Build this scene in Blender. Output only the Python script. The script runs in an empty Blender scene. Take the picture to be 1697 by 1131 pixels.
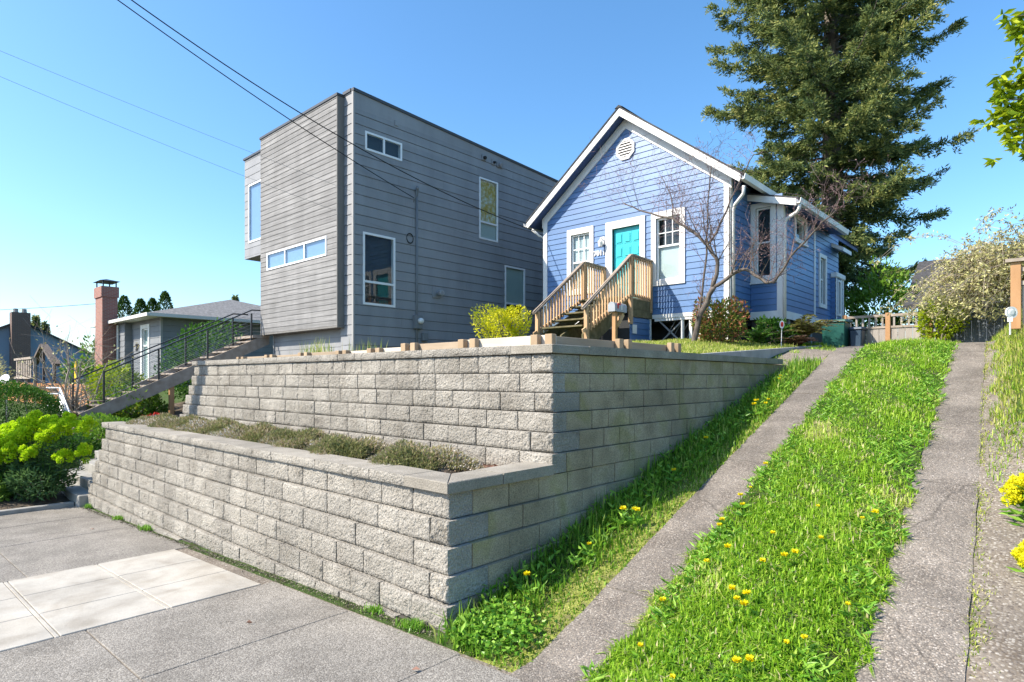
import bpy, math, random
import numpy as np
from mathutils import Vector, Matrix

random.seed(7)
rng = np.random.default_rng(11)
SC = bpy.context.scene
COL = SC.collection

# ------------------------------------------------------------------ camera
HEAD = math.radians(42.35)
cam_d = bpy.data.cameras.new('camera')
cam = bpy.data.objects.new('camera', cam_d)
COL.objects.link(cam)
cam.location = (0, 0, 1.88)
cam.rotation_euler = (math.radians(90), 0, HEAD)
cam_d.sensor_width = 36
cam_d.lens = 36 * 1000 / 1697
cam_d.shift_y = 61.5 / 1697
cam_d.clip_start = 0.05
cam_d.clip_end = 2000
SC.camera = cam

# ------------------------------------------------------------------ sky, sun, exposure
SUN = Vector((-0.91, -1.32, 1.47)).normalized()          # towards the sun
world = bpy.data.worlds.new('World')
SC.world = world
world.use_nodes = True
wn = world.node_tree
bg = wn.nodes['Background']
sky = wn.nodes.new('ShaderNodeTexSky')
sky.sky_type = 'NISHITA'
sky.sun_disc = False
sky.sun_elevation = math.asin(SUN.z)
sky.sun_rotation = math.atan2(SUN.x, SUN.y)
sky.air_density = 1.0
sky.dust_density = 1.0
sky.ozone_density = 4.5
hs = wn.nodes.new('ShaderNodeHueSaturation')
hs.inputs['Hue'].default_value = 0.494
hs.inputs['Saturation'].default_value = 1.15
wn.links.new(sky.outputs[0], hs.inputs['Color'])
wn.links.new(hs.outputs[0], bg.inputs[0])
bg.inputs[1].default_value = 0.121
sun_d = bpy.data.lights.new('sun', 'SUN')
sun_d.energy = 3.75
sun_d.angle = math.radians(0.53)
sun_d.color = (1.0, 0.91, 0.78)
sun = bpy.data.objects.new('sun', sun_d)
COL.objects.link(sun)
sun.rotation_euler = (-SUN).to_track_quat('-Z', 'Y').to_euler()
sun.location = (-20, -30, 40)
vs = SC.view_settings
vs.view_transform = 'Standard'
vs.look = 'None'
vs.exposure = 1.27
vs.gamma = 1.0
vs.use_curve_mapping = False
SC.cycles.max_bounces = 8
SC.cycles.transparent_max_bounces = 16

# ------------------------------------------------------------------ mesh helpers
ID = Matrix.Identity(4)


class MB:
    def __init__(s):
        s.v = []
        s.f = []

    def add(s, vs_, fs):
        o = len(s.v)
        s.v += [tuple(p) for p in vs_]
        s.f += [tuple(i + o for i in f) for f in fs]
        return s

    def box(s, x0, x1, y0, y1, z0, z1):
        v = [(x, y, z) for z in (z0, z1) for y in (y0, y1) for x in (x0, x1)]
        return s.add(v, [(0, 2, 3, 1), (4, 5, 7, 6), (0, 1, 5, 4), (2, 6, 7, 3), (0, 4, 6, 2), (1, 3, 7, 5)])

    def hexa(s, v):
        # v: 8 points, bottom ring 0-3 and top ring 4-7
        return s.add(v, [(3, 2, 1, 0), (4, 5, 6, 7), (0, 1, 5, 4), (1, 2, 6, 5), (2, 3, 7, 6), (3, 0, 4, 7)])

    def bar(s, p, q, w, h, up=(0, 0, 1)):
        p, q = Vector(p), Vector(q)
        d = (q - p).normalized()
        a = d.cross(Vector(up))
        if a.length < 1e-4:
            a = Vector((1, 0, 0))
        a.normalize()
        b = a.cross(d).normalized()
        r = []
        for c in (p, q):
            r += [c - a * w / 2 - b * h / 2, c + a * w / 2 - b * h / 2, c + a * w / 2 + b * h / 2, c - a * w / 2 + b * h / 2]
        return s.hexa(r)

    def tube(s, pts, rad, n=8, cap=True):
        pts = [Vector(p) for p in pts]
        if not hasattr(rad, '__len__'):
            rad = [rad] * len(pts)
        o = len(s.v)
        u = None
        for i, p in enumerate(pts):
            d = (pts[min(i + 1, len(pts) - 1)] - pts[max(i - 1, 0)])
            if d.length < 1e-9:
                d = Vector((0, 0, 1))
            d.normalize()
            if u is None:
                u = d.cross(Vector((0.13, 0.31, 1)))
                if u.length < 1e-3:
                    u = d.cross(Vector((1, 0, 0)))
            u = (u - d * u.dot(d)).normalized()
            w = d.cross(u)
            for k in range(n):
                a = 2 * math.pi * k / n
                s.v.append(tuple(p + (u * math.cos(a) + w * math.sin(a)) * rad[i]))
        for i in range(len(pts) - 1):
            for k in range(n):
                a, b = o + i * n + k, o + i * n + (k + 1) % n
                s.f.append((a, b, b + n, a + n))
        if cap:
            s.f.append(tuple(o + k for k in reversed(range(n))))
            s.f.append(tuple(o + (len(pts) - 1) * n + k for k in range(n)))
        return s

    def lathe(s, c, axis, prof, n=16):
        # prof: (distance along axis, radius)
        c, ax = Vector(c), Vector(axis).normalized()
        pts = [c + ax * t for t, _ in prof]
        u = ax.cross(Vector((0.2, 0.4, 1)))
        if u.length < 1e-3:
            u = ax.cross(Vector((1, 0, 0)))
        u.normalize()
        w = ax.cross(u)
        o = len(s.v)
        for (t, r), p in zip(prof, pts):
            for k in range(n):
                a = 2 * math.pi * k / n
                s.v.append(tuple(p + (u * math.cos(a) + w * math.sin(a)) * r))
        for i in range(len(prof) - 1):
            for k in range(n):
                a, b = o + i * n + k, o + i * n + (k + 1) % n
                s.f.append((a, b, b + n, a + n))
        s.f.append(tuple(o + k for k in reversed(range(n))))
        s.f.append(tuple(o + (len(prof) - 1) * n + k for k in range(n)))
        return s

    def prism(s, poly, d):
        # poly: 3d points of a planar outline, extruded by vector d
        n = len(poly)
        d = Vector(d)
        v = [Vector(p) for p in poly] + [Vector(p) + d for p in poly]
        fs = [tuple(reversed(range(n))), tuple(range(n, 2 * n))]
        fs += [(i, (i + 1) % n, n + (i + 1) % n, n + i) for i in range(n)]
        return s.add(v, fs)

    def mesh(s, name):
        me = bpy.data.meshes.new(name)
        me.from_pydata(s.v, [], s.f)
        me.update()
        return me

    def build(s, name, mat, parent=None, smooth=False, bevel=0):
        me = s.mesh(name)
        return put(name, me, mat, parent, smooth, bevel)


def put(name, me, mat, parent=None, smooth=False, bevel=0):
    o = bpy.data.objects.new(name, me)
    COL.objects.link(o)
    if mat is not None and not me.materials:
        me.materials.append(mat)
    if smooth:
        me.polygons.foreach_set('use_smooth', [True] * len(me.polygons))
    if bevel:
        b = o.modifiers.new('bevel', 'BEVEL')
        b.width = bevel
        b.segments = 1
        b.limit_method = 'ANGLE'
    if parent is not None:
        o.parent = parent
        if parent.type == 'EMPTY':
            o.matrix_parent_inverse = Matrix.Translation(-Vector(parent.location))
    return o


def thing(name, loc, label, cat, group=None):
    o = bpy.data.objects.new(name, None)
    o.empty_display_size = 0.2
    COL.objects.link(o)
    o.location = loc
    return tag(o, label, cat, group)


def tag(o, label=None, cat=None, group=None, kind=None):
    if label:
        o['label'] = label
    if cat:
        o['category'] = cat
    if group:
        o['group'] = group
    if kind:
        o['kind'] = kind
    return o


def copy_tree(root, loc, rz=0.0, scale=1.0):
    # copies a thing whose parts were built around an Empty standing at the origin
    r = root.copy()
    COL.objects.link(r)
    r.location = loc
    r.rotation_euler = (0, 0, rz)
    r.scale = (scale,) * 3
    for ch in root.children:
        c = ch.copy()
        COL.objects.link(c)
        c.parent = r
        for g in ch.children:
            d = g.copy()
            COL.objects.link(d)
            d.parent = c
    return r


def npmesh(name, V, quads=None, tris=None, tint=None):
    me = bpy.data.meshes.new(name)
    V = np.asarray(V, dtype=np.float32)
    me.vertices.add(len(V))
    me.vertices.foreach_set('co', V.ravel())
    parts, starts, tot = [], [], 0
    for arr, n in ((quads, 4), (tris, 3)):
        if arr is not None and len(arr):
            a = np.asarray(arr, dtype=np.int32)
            parts.append(a.ravel())
            starts.append(np.arange(len(a), dtype=np.int32) * n + tot)
            tot += a.size
    loops = np.concatenate(parts)
    st = np.concatenate(starts)
    me.loops.add(len(loops))
    me.loops.foreach_set('vertex_index', loops)
    me.polygons.add(len(st))
    me.polygons.foreach_set('loop_start', st)
    if tint is not None:
        at = me.attributes.new('tint', 'FLOAT', 'FACE')
        at.data.foreach_set('value', np.asarray(tint, dtype=np.float32))
    me.update(calc_edges=True)
    return me


def unit(a):
    return a / np.maximum(np.linalg.norm(a, axis=-1, keepdims=True), 1e-9)


def leaf_mesh(name, P, D, length, width, tint=None, fold=0.25, N=None):
    # one diamond-shaped, slightly folded leaf per point: P base, D direction
    n = len(P)
    D = unit(np.asarray(D, dtype=float))
    R = rng.normal(size=(n, 3)) if N is None else np.asarray(N) + rng.normal(size=(n, 3)) * 0.35
    S = unit(np.cross(D, R))
    Nn = np.cross(S, D)
    L = np.broadcast_to(np.asarray(length, dtype=float).reshape(-1, 1), (n, 1))
    W = np.broadcast_to(np.asarray(width, dtype=float).reshape(-1, 1), (n, 1))
    a = P
    b = P + D * L * 0.45 + S * W * 0.5 + Nn * W * fold
    c = P + D * L
    d = P + D * L * 0.45 - S * W * 0.5 + Nn * W * fold
    V = np.stack([a, b, c, d], 1).reshape(-1, 3)
    i = np.arange(n)[:, None] * 4
    T = np.concatenate([i + np.array([[0, 1, 2]]), i + np.array([[0, 2, 3]])], 0)
    t = rng.random(n) if tint is None else np.asarray(tint)
    return npmesh(name, V, tris=T, tint=np.concatenate([t, t]))


def blade_mesh(name, P, H, W, lean=0.5, tint=None, droop=0.0):
    # grass blades: a quad and a triangle each
    n = len(P)
    ang = rng.random(n) * 2 * math.pi
    d = np.stack([np.cos(ang), np.sin(ang), np.zeros(n)], 1)
    s = np.stack([-np.sin(ang), np.cos(ang), np.zeros(n)], 1)
    H = np.broadcast_to(np.asarray(H, dtype=float), (n,))[:, None]
    W = np.broadcast_to(np.asarray(W, dtype=float), (n,))[:, None]
    k = (rng.random(n) ** 1.3 * lean)[:, None]
    up = np.array([[0, 0, 1.0]])
    m = P + up * H * (0.6 - 0.15 * k) + d * H * k * 0.35
    t = P + up * H * (1.0 - 0.45 * k - droop * k) + d * H * k * (1.0 + droop)
    V = np.stack([P - s * W / 2, P + s * W / 2, m + s * W * 0.42, m - s * W * 0.42, t], 1).reshape(-1, 3)
    i = np.arange(n)[:, None] * 5
    Q = i + np.array([[0, 1, 2, 3]])
    T = i + np.array([[3, 2, 4]])
    tt = rng.random(n) if tint is None else np.asarray(tint)
    return npmesh(name, V, quads=Q, tris=T, tint=np.concatenate([tt, tt]))


# ------------------------------------------------------------------ materials
MATS = {}


def _new(name):
    m = bpy.data.materials.new(name)
    m.use_nodes = True
    MATS[name] = m
    t = m.node_tree
    return m, t, t.nodes, t.nodes['Principled BSDF']


def _ramp(nodes, cols):
    r = nodes.new('ShaderNodeValToRGB')
    e = r.color_ramp.elements
    n = len(cols)
    while len(e) < n:
        e.new(0.5)
    for i, c in enumerate(cols):
        if len(c) == 2:
            e[i].position, col = c
        else:
            e[i].position, col = i / max(1, n - 1), c
        e[i].color = (*col, 1)
    return r


def _stain(N, L, g, c, amt, sc):
    # broad uneven soiling
    mp = N.new('ShaderNodeMapping')
    mp.inputs['Scale'].default_value = sc
    L(g.outputs['Position'], mp.inputs['Vector'])
    n = N.new('ShaderNodeTexNoise')
    n.inputs['Scale'].default_value = 1.6
    n.inputs['Detail'].default_value = 9
    n.inputs['Roughness'].default_value = .62
    L(mp.outputs[0], n.inputs['Vector'])
    mr = N.new('ShaderNodeMapRange')
    mr.inputs[1].default_value = 0.32
    mr.inputs[2].default_value = 0.62
    mr.inputs[3].default_value = 1 - amt
    mr.inputs[4].default_value = 1 + amt * .25
    L(n.outputs['Fac'], mr.inputs[0])
    mx = N.new('ShaderNodeMix')
    mx.data_type = 'RGBA'
    mx.blend_type = 'MULTIPLY'
    mx.inputs[0].default_value = 1
    L(c, mx.inputs[6])
    L(mr.outputs[0], mx.inputs[7])
    return mx.outputs[2]


def nmat(name, cols, scale=6, rough=0.8, bump=0.0, bscale=80, rnd=0.0, spec=0.3, metal=0.0, detail=6,
         stretch=(1, 1, 1), bdist=0.01, coat=0.0, speck=0.0, sscale=200, distort=0.0, stain=0.0, stscale=(.9, .9, .35)):
    m, t, N, p = _new(name)
    L = t.links.new
    g = N.new('ShaderNodeNewGeometry')
    mp = N.new('ShaderNodeMapping')
    mp.inputs['Scale'].default_value = stretch
    L(g.outputs['Position'], mp.inputs['Vector'])
    n = N.new('ShaderNodeTexNoise')
    n.inputs['Scale'].default_value = scale
    n.inputs['Detail'].default_value = detail
    n.inputs['Distortion'].default_value = distort
    L(mp.outputs[0], n.inputs['Vector'])
    r = _ramp(N, cols)
    L(n.outputs['Fac'], r.inputs[0])
    c = r.outputs[0]
    if speck:
        n3 = N.new('ShaderNodeTexNoise')
        n3.inputs['Scale'].default_value = sscale
        n3.inputs['Detail'].default_value = 3
        L(mp.outputs[0], n3.inputs['Vector'])
        mr = N.new('ShaderNodeMapRange')
        mr.inputs[1].default_value = 0.3
        mr.inputs[2].default_value = 0.7
        mr.inputs[3].default_value = 1 - speck
        mr.inputs[4].default_value = 1 + speck
        L(n3.outputs['Fac'], mr.inputs[0])
        mx = N.new('ShaderNodeMix')
        mx.data_type = 'RGBA'
        mx.blend_type = 'MULTIPLY'
        mx.inputs[0].default_value = 1
        L(c, mx.inputs[6])
        L(mr.outputs[0], mx.inputs[7])
        c = mx.outputs[2]
    if stain:
        c = _stain(N, L, g, c, stain, stscale)
    if rnd:
        oi = N.new('ShaderNodeObjectInfo')
        mr = N.new('ShaderNodeMapRange')
        mr.inputs[3].default_value = 1 - rnd
        mr.inputs[4].default_value = 1 + rnd
        L(oi.outputs['Random'], mr.inputs[0])
        mx = N.new('ShaderNodeMix')
        mx.data_type = 'RGBA'
        mx.blend_type = 'MULTIPLY'
        mx.inputs[0].default_value = 1
        L(c, mx.inputs[6])
        L(mr.outputs[0], mx.inputs[7])
        c = mx.outputs[2]
    L(c, p.inputs['Base Color'])
    p.inputs['Roughness'].default_value = rough
    p.inputs['Specular IOR Level'].default_value = spec
    p.inputs['Metallic'].default_value = metal
    p.inputs['Coat Weight'].default_value = coat
    if bump:
        n2 = N.new('ShaderNodeTexNoise')
        n2.inputs['Scale'].default_value = bscale
        n2.inputs['Detail'].default_value = 5
        L(mp.outputs[0], n2.inputs['Vector'])
        b = N.new('ShaderNodeBump')
        b.inputs['Strength'].default_value = bump
        b.inputs['Distance'].default_value = bdist
        L(n2.outputs['Fac'], b.inputs['Height'])
        L(b.outputs[0], p.inputs['Normal'])
    return m


def fmat(name, cols, trans=0.35, rough=0.55, spec=0.25):
    # foliage: colour varies leaf by leaf
    m, t, N, p = _new(name)
    L = t.links.new
    a = N.new('ShaderNodeAttribute')
    a.attribute_name = 'tint'
    r = _ramp(N, cols)
    L(a.outputs['Fac'], r.inputs[0])
    L(r.outputs[0], p.inputs['Base Color'])
    p.inputs['Roughness'].default_value = rough
    p.inputs['Specular IOR Level'].default_value = spec
    tr = N.new('ShaderNodeBsdfTranslucent')
    L(r.outputs[0], tr.inputs[0])
    mx = N.new('ShaderNodeMixShader')
    mx.inputs[0].default_value = trans
    L(p.outputs[0], mx.inputs[1])
    L(tr.outputs[0], mx.inputs[2])
    L(mx.outputs[0], N['Material Output'].inputs[0])
    return m


def glassmat(name, tint=(0.75, 0.85, 0.85), refl=0.35):
    m, t, N, p = _new(name)
    L = t.links.new
    N.remove(p)
    tr = N.new('ShaderNodeBsdfTransparent')
    tr.inputs[0].default_value = (*tint, 1)
    gl = N.new('ShaderNodeBsdfGlossy')
    gl.inputs['Roughness'].default_value = 0.015
    gl.inputs['Color'].default_value = (0.95, 0.98, 1, 1)
    lw = N.new('ShaderNodeLayerWeight')
    lw.inputs[0].default_value = refl
    mx = N.new('ShaderNodeMixShader')
    ge = N.new('ShaderNodeNewGeometry')
    sb = N.new('ShaderNodeMath')
    sb.operation = 'SUBTRACT'
    sb.use_clamp = True
    L(lw.outputs['Fresnel'], sb.inputs[0])
    L(ge.outputs['Backfacing'], sb.inputs[1])
    L(sb.outputs[0], mx.inputs[0])
    L(tr.outputs[0], mx.inputs[1])
    L(gl.outputs[0], mx.inputs[2])
    L(mx.outputs[0], N['Material Output'].inputs[0])
    return m


def brickmat(name, c1, c2, mortar, w=0.21, h=0.065, gap=0.012):
    # bricks of a chimney too far off to pick apart; laid on world X+Y and Z
    m, t, N, p = _new(name)
    L = t.links.new
    g = N.new('ShaderNodeNewGeometry')
    sx = N.new('ShaderNodeSeparateXYZ')
    L(g.outputs['Position'], sx.inputs[0])
    ad = N.new('ShaderNodeMath')
    L(sx.outputs[0], ad.inputs[0])
    L(sx.outputs[1], ad.inputs[1])
    cb = N.new('ShaderNodeCombineXYZ')
    L(ad.outputs[0], cb.inputs[0])
    L(sx.outputs[2], cb.inputs[1])
    b = N.new('ShaderNodeTexBrick')
    b.inputs['Color1'].default_value = (*c1, 1)
    b.inputs['Color2'].default_value = (*c2, 1)
    b.inputs['Mortar'].default_value = (*mortar, 1)
    b.inputs['Scale'].default_value = 1
    b.inputs['Mortar Size'].default_value = gap
    b.inputs['Brick Width'].default_value = w
    b.inputs['Row Height'].default_value = h
    L(cb.outputs[0], b.inputs['Vector'])
    L(b.outputs['Color'], p.inputs['Base Color'])
    p.inputs['Roughness'].default_value = 0.85
    bm = N.new('ShaderNodeBump')
    bm.inputs['Strength'].default_value = 0.5
    bm.inputs['Distance'].default_value = 0.01
    bm.invert = True
    L(b.outputs['Fac'], bm.inputs['Height'])
    L(bm.outputs[0], p.inputs['Normal'])
    return m


def pebblemat(name, matrix, peb, scale=70, amount=0.5, rough=0.85, cover=0.12, lo=.38, hi=.5, stain=.3, crack=0.0):
    # exposed aggregate: small stones of different colours in a cement matrix
    m, t, N, p = _new(name)
    L = t.links.new
    g = N.new('ShaderNodeNewGeometry')
    v = N.new('ShaderNodeTexVoronoi')
    v.inputs['Scale'].default_value = scale
    L(g.outputs['Position'], v.inputs['Vector'])
    sp = N.new('ShaderNodeSeparateColor')
    L(v.outputs['Color'], sp.inputs[0])
    r = _ramp(N, peb)
    r.color_ramp.interpolation = 'CONSTANT'
    L(sp.outputs[0], r.inputs[0])
    n = N.new('ShaderNodeTexNoise')
    n.inputs['Scale'].default_value = 1.7
    n.inputs['Detail'].default_value = 8
    L(g.outputs['Position'], n.inputs['Vector'])
    r2 = _ramp(N, matrix)
    L(n.outputs['Fac'], r2.inputs[0])
    th = N.new('ShaderNodeMapRange')
    th.inputs[1].default_value = lo
    th.inputs[2].default_value = hi
    th.inputs[3].default_value = amount
    th.inputs[4].default_value = 0
    L(v.outputs['Distance'], th.inputs[0])
    gt = N.new('ShaderNodeMath')
    gt.operation = 'GREATER_THAN'
    gt.inputs[1].default_value = cover
    L(sp.outputs[1], gt.inputs[0])
    ml = N.new('ShaderNodeMath')
    ml.operation = 'MULTIPLY'
    L(th.outputs[0], ml.inputs[0])
    L(gt.outputs[0], ml.inputs[1])
    mx = N.new('ShaderNodeMix')
    mx.data_type = 'RGBA'
    L(ml.outputs[0], mx.inputs[0])
    L(r2.outputs[0], mx.inputs[6])
    L(r.outputs[0], mx.inputs[7])
    c = _stain(N, L, g, mx.outputs[2], stain, (1, 1, 1))
    if crack:
        dn = N.new('ShaderNodeTexNoise')
        dn.inputs['Scale'].default_value = 3
        dn.inputs['Detail'].default_value = 6
        L(g.outputs['Position'], dn.inputs['Vector'])
        av = N.new('ShaderNodeMix')
        av.data_type = 'VECTOR'
        av.inputs[0].default_value = .16
        L(g.outputs['Position'], av.inputs[4])
        L(dn.outputs['Color'], av.inputs[5])
        ve = N.new('ShaderNodeTexVoronoi')
        ve.feature = 'DISTANCE_TO_EDGE'
        ve.inputs['Scale'].default_value = crack
        L(av.outputs[1], ve.inputs['Vector'])
        cr = N.new('ShaderNodeMapRange')
        cr.inputs[1].default_value = 0.0
        cr.inputs[2].default_value = 0.0035
        cr.inputs[3].default_value = .62
        cr.inputs[4].default_value = 1
        L(ve.outputs['Distance'], cr.inputs[0])
        m2 = N.new('ShaderNodeMix')
        m2.data_type = 'RGBA'
        m2.blend_type = 'MULTIPLY'
        m2.inputs[0].default_value = 1
        L(c, m2.inputs[6])
        L(cr.outputs[0], m2.inputs[7])
        c = m2.outputs[2]
    L(c, p.inputs['Base Color'])
    p.inputs['Roughness'].default_value = rough
    p.inputs['Specular IOR Level'].default_value = 0.25
    b = N.new('ShaderNodeBump')
    b.inputs['Strength'].default_value = 0.6
    b.inputs['Distance'].default_value = 0.006
    b.invert = True
    L(v.outputs['Distance'], b.inputs['Height'])
    L(b.outputs[0], p.inputs['Normal'])
    return m


nmat('block', [(0.25, (.23, .21, .178)), (0.5, (.31, .288, .25)), (0.75, (.36, .335, .292))], scale=3.0, rough=.95, bump=1.0, bscale=46, rnd=.09, bdist=.026, speck=.28, sscale=75, stain=.22, stscale=(.8, .8, .8))
nmat('block_moss_shade_lift', [(0.3, (.275, .225, .15)), (0.5, (.375, .312, .215)), (0.6, (.31, .272, .145)), (0.75, (.375, .312, .215))], scale=2.2, rough=.95, bump=.8, bscale=70, rnd=.09, bdist=.012, speck=.35, sscale=90, stain=.3, stscale=(.8, .8, .8))  # mossy stain; base also lightened and warmed to offset blue shade on the side
nmat('cap_stone', [(0.3, (.235, .213, .175)), (0.7, (.315, .287, .242))], scale=4, rough=.92, bump=.6, bscale=70, rnd=.08, bdist=.012, speck=.25, sscale=110, stain=.25, stscale=(.8, .8, .8))
nmat('wall_core', [(.06, .055, .05), (.11, .10, .09)], scale=20, rough=1)
pebblemat('aggregate', [(0.3, (.13, .112, .095)), (0.5, (.19, .168, .145)), (0.62, (.13, .112, .095)), (0.8, (.24, .215, .185))],
          [(0.0, (.20, .178, .152)), (0.35, (.27, .235, .195)), (0.55, (.105, .09, .078)), (0.7, (.31, .26, .21)), (0.9, (.43, .385, .335))], scale=92, amount=.8, cover=.12, lo=.5, hi=.68, stain=.35, crack=.3)
pebblemat('sidewalk_grey', [(0.3, (.19, .173, .15)), (0.5, (.235, .217, .19)), (0.75, (.27, .25, .222))],
          [(0.0, (.15, .135, .115)), (0.35, (.25, .232, .205)), (0.6, (.36, .335, .295)), (0.85, (.10, .092, .082))], scale=95, amount=.8, lo=.5, hi=.68, stain=.28, crack=.2)
nmat('slab_light', [(0.25, (.28, .25, .205)), (0.5, (.39, .365, .32)), (0.8, (.45, .43, .385))], scale=2.2, rough=.9, bump=.25, bscale=90, rnd=.05, bdist=.004, speck=.14, sscale=120, detail=9, distort=.6, stain=.25, stscale=(1, 1, 1))
pebblemat('gravel', [(0.3, (.12, .095, .07)), (0.5, (.20, .17, .135)), (0.7, (.16, .13, .10)), (0.85, (.27, .24, .20))],
          [(0.0, (.18, .155, .13)), (0.35, (.25, .22, .185)), (0.5, (.11, .092, .078)), (0.72, (.31, .28, .24)), (0.92, (.39, .36, .315))], scale=64, amount=.85, cover=.15, lo=.5, hi=.68)
nmat('soil', [(0.3, (.06, .045, .032)), (0.55, (.11, .085, .06)), (0.75, (.17, .135, .10))], scale=9, rough=1, bump=.8, bscale=45, bdist=.03)
nmat('turf', [(0.25, (.06, .048, .025)), (0.5, (.045, .08, .014)), (0.75, (.07, .12, .02))], scale=5, rough=1, bump=.8, bscale=70, bdist=.03)
nmat('moss', [(0.3, (.13, .115, .06)), (0.5, (.20, .22, .05)), (0.7, (.29, .31, .07)), (0.85, (.24, .21, .14))], scale=7, rough=1, bump=.8, bscale=60, bdist=.02)
nmat('street', [(.05, .05, .05), (.075, .073, .07)], scale=30, rough=.9, bump=.3, bscale=200)
nmat('mulch', [(0.3, (.07, .035, .022)), (0.6, (.14, .075, .05)), (0.8, (.24, .16, .11))], scale=40, rough=1, bump=1, bscale=60, bdist=.02)
fmat('grass', [(0, (.10, .24, .014)), (0.35, (.24, .45, .025)), (0.7, (.42, .61, .06)), (0.93, (.60, .67, .17)), (1, (.66, .57, .32))], trans=.45, rough=.4, spec=.3)
fmat('grass_dry', [(0, (.18, .28, .03)), (0.4, (.34, .43, .055)), (0.75, (.52, .53, .13)), (1, (.64, .56, .28))], trans=.4, rough=.5)
fmat('grass_long', [(0, (.07, .17, .014)), (0.5, (.15, .31, .022)), (0.85, (.27, .45, .045)), (1, (.5, .53, .14))], trans=.4, rough=.45)
fmat('weed', [(0, (.08, .22, .022)), (0.5, (.17, .37, .035)), (1, (.34, .54, .08))], trans=.35, rough=.35)
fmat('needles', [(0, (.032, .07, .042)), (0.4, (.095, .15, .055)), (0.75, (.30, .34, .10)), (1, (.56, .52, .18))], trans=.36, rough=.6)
fmat('cypress', [(0, (.025, .06, .012)), (0.6, (.05, .11, .018)), (1, (.10, .16, .03))], trans=.25)
fmat('leaf_dark', [(0, (.025, .075, .01)), (0.6, (.06, .165, .018)), (1, (.14, .29, .035))], trans=.3, rough=.5, spec=.2)
fmat('leaf_mid', [(0, (.05, .13, .014)), (0.6, (.14, .28, .025)), (1, (.32, .47, .05))], trans=.4, rough=.4, spec=.4)
fmat('leaf_lime', [(0, (.12, .22, .01)), (0.6, (.32, .42, .012)), (1, (.55, .6, .03))], trans=.35)
fmat('bract_lime', [(0, (.28, .46, .008)), (0.5, (.50, .72, .012)), (1, (.72, .85, .04))], trans=.4)
fmat('bract_yellow', [(0, (.55, .56, .008)), (0.5, (.80, .75, .015)), (1, (.9, .84, .05))], trans=.3)
fmat('leaf_euph', [(0, (.035, .08, .035)), (0.6, (.09, .18, .06)), (1, (.2, .32, .08))], trans=.3)
fmat('leaf_red', [(0, (.06, .12, .02)), (0.5, (.14, .2, .03)), (0.75, (.38, .13, .07)), (1, (.55, .2, .14))], trans=.3)
fmat('leaf_fern', [(0, (.09, .06, .025)), (0.4, (.16, .15, .03)), (0.8, (.24, .24, .05)), (1, (.34, .30, .10))], trans=.3)
fmat('leaf_fern_dead', [(0, (.10, .05, .025)), (0.6, (.22, .12, .06)), (1, (.34, .22, .12))], trans=.2)
fmat('heath', [(0, (.15, .17, .06)), (0.4, (.29, .30, .12)), (0.65, (.36, .27, .17)), (0.85, (.52, .46, .34)), (1, (.75, .71, .66))], trans=.35)
fmat('vine', [(0, (.26, .22, .11)), (0.5, (.46, .44, .20)), (0.8, (.58, .57, .24)), (1, (.64, .58, .40))], trans=.3)
fmat('petal', [(0, (.78, .62, .006)), (1, (.88, .78, .015))], trans=.15)
fmat('bud', [(0, (.22, .12, .12)), (0.6, (.36, .22, .22)), (1, (.52, .36, .34))], trans=.2)
fmat('litter', [(0, (.09, .075, .055)), (0.6, (.17, .145, .11)), (1, (.16, .19, .07))], trans=.0)
fmat('chip', [(0, (.10, .04, .025)), (0.6, (.2, .09, .06)), (1, (.36, .25, .19))], trans=.0)
nmat('bark', [(0.3, (.13, .11, .085)), (0.6, (.25, .215, .18)), (0.8, (.38, .335, .28))], scale=18, rough=.95, bump=.8, bscale=60, bdist=.01, stretch=(1, 1, .3))
nmat('bark_dark', [(0.3, (.075, .06, .052)), (0.6, (.15, .125, .108)), (0.8, (.25, .215, .185))], scale=18, rough=.95, bump=.8, bscale=60, bdist=.01, stretch=(1, 1, .3))
nmat('bark_fir', [(0.3, (.09, .075, .06)), (0.7, (.25, .22, .185))], scale=6, rough=1, bump=1, bscale=20, bdist=.05, stretch=(1, 1, .25))
nmat('twig', [(.12, .08, .08), (.22, .16, .155)], scale=9, rough=.9)
nmat('blue_paint', [(0.3, (.074, .165, .345)), (0.7, (.09, .192, .39))], scale=3, rough=.42, rnd=.07, spec=.5, bump=.15, bscale=120, bdist=.003, stretch=(.3, 1, 2), stain=.12, stscale=(1, 1, .3))
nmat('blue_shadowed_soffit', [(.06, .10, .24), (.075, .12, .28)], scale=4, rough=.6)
nmat('white_trim', [(0.3, (.72, .71, .68)), (0.7, (.80, .79, .765))], scale=3, rough=.5, spec=.35, stain=.09, stscale=(1.5, 1.5, .6))
nmat('vinyl', [(.80, .80, .79), (.84, .84, .83)], scale=3, rough=.35, spec=.45)
nmat('turquoise', [(.03, .42, .47), (.035, .46, .51)], scale=4, rough=.4, spec=.4)
nmat('roof_shingle', [(0.3, (.035, .036, .04)), (0.7, (.085, .085, .09))], scale=14, rough=.95, bump=.7, bscale=30, bdist=.02)
nmat('roof_grey', [(0.3, (.13, .13, .13)), (0.7, (.24, .235, .23))], scale=7, rough=.95, bump=.6, bscale=18, bdist=.02, stretch=(1, 1, 2.5), speck=.25, sscale=12)
nmat('grey_board', [(0.3, (.265, .27, .278)), (0.7, (.295, .30, .308))], scale=2, rough=.62, rnd=.05, spec=.3, bump=.1, bscale=80, bdist=.003, stretch=(1, .2, 2), stain=.14, stscale=(1, 1, .25))
nmat('cedar_grey', [(0.25, (.165, .162, .158)), (0.5, (.23, .226, .221)), (0.75, (.31, .305, .298))], scale=2.6, rough=.85, rnd=.11, bump=.35, bscale=90, bdist=.004, stretch=(.35, 1, 7), detail=8, stain=.2, stscale=(1, 1, .3))
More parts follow.
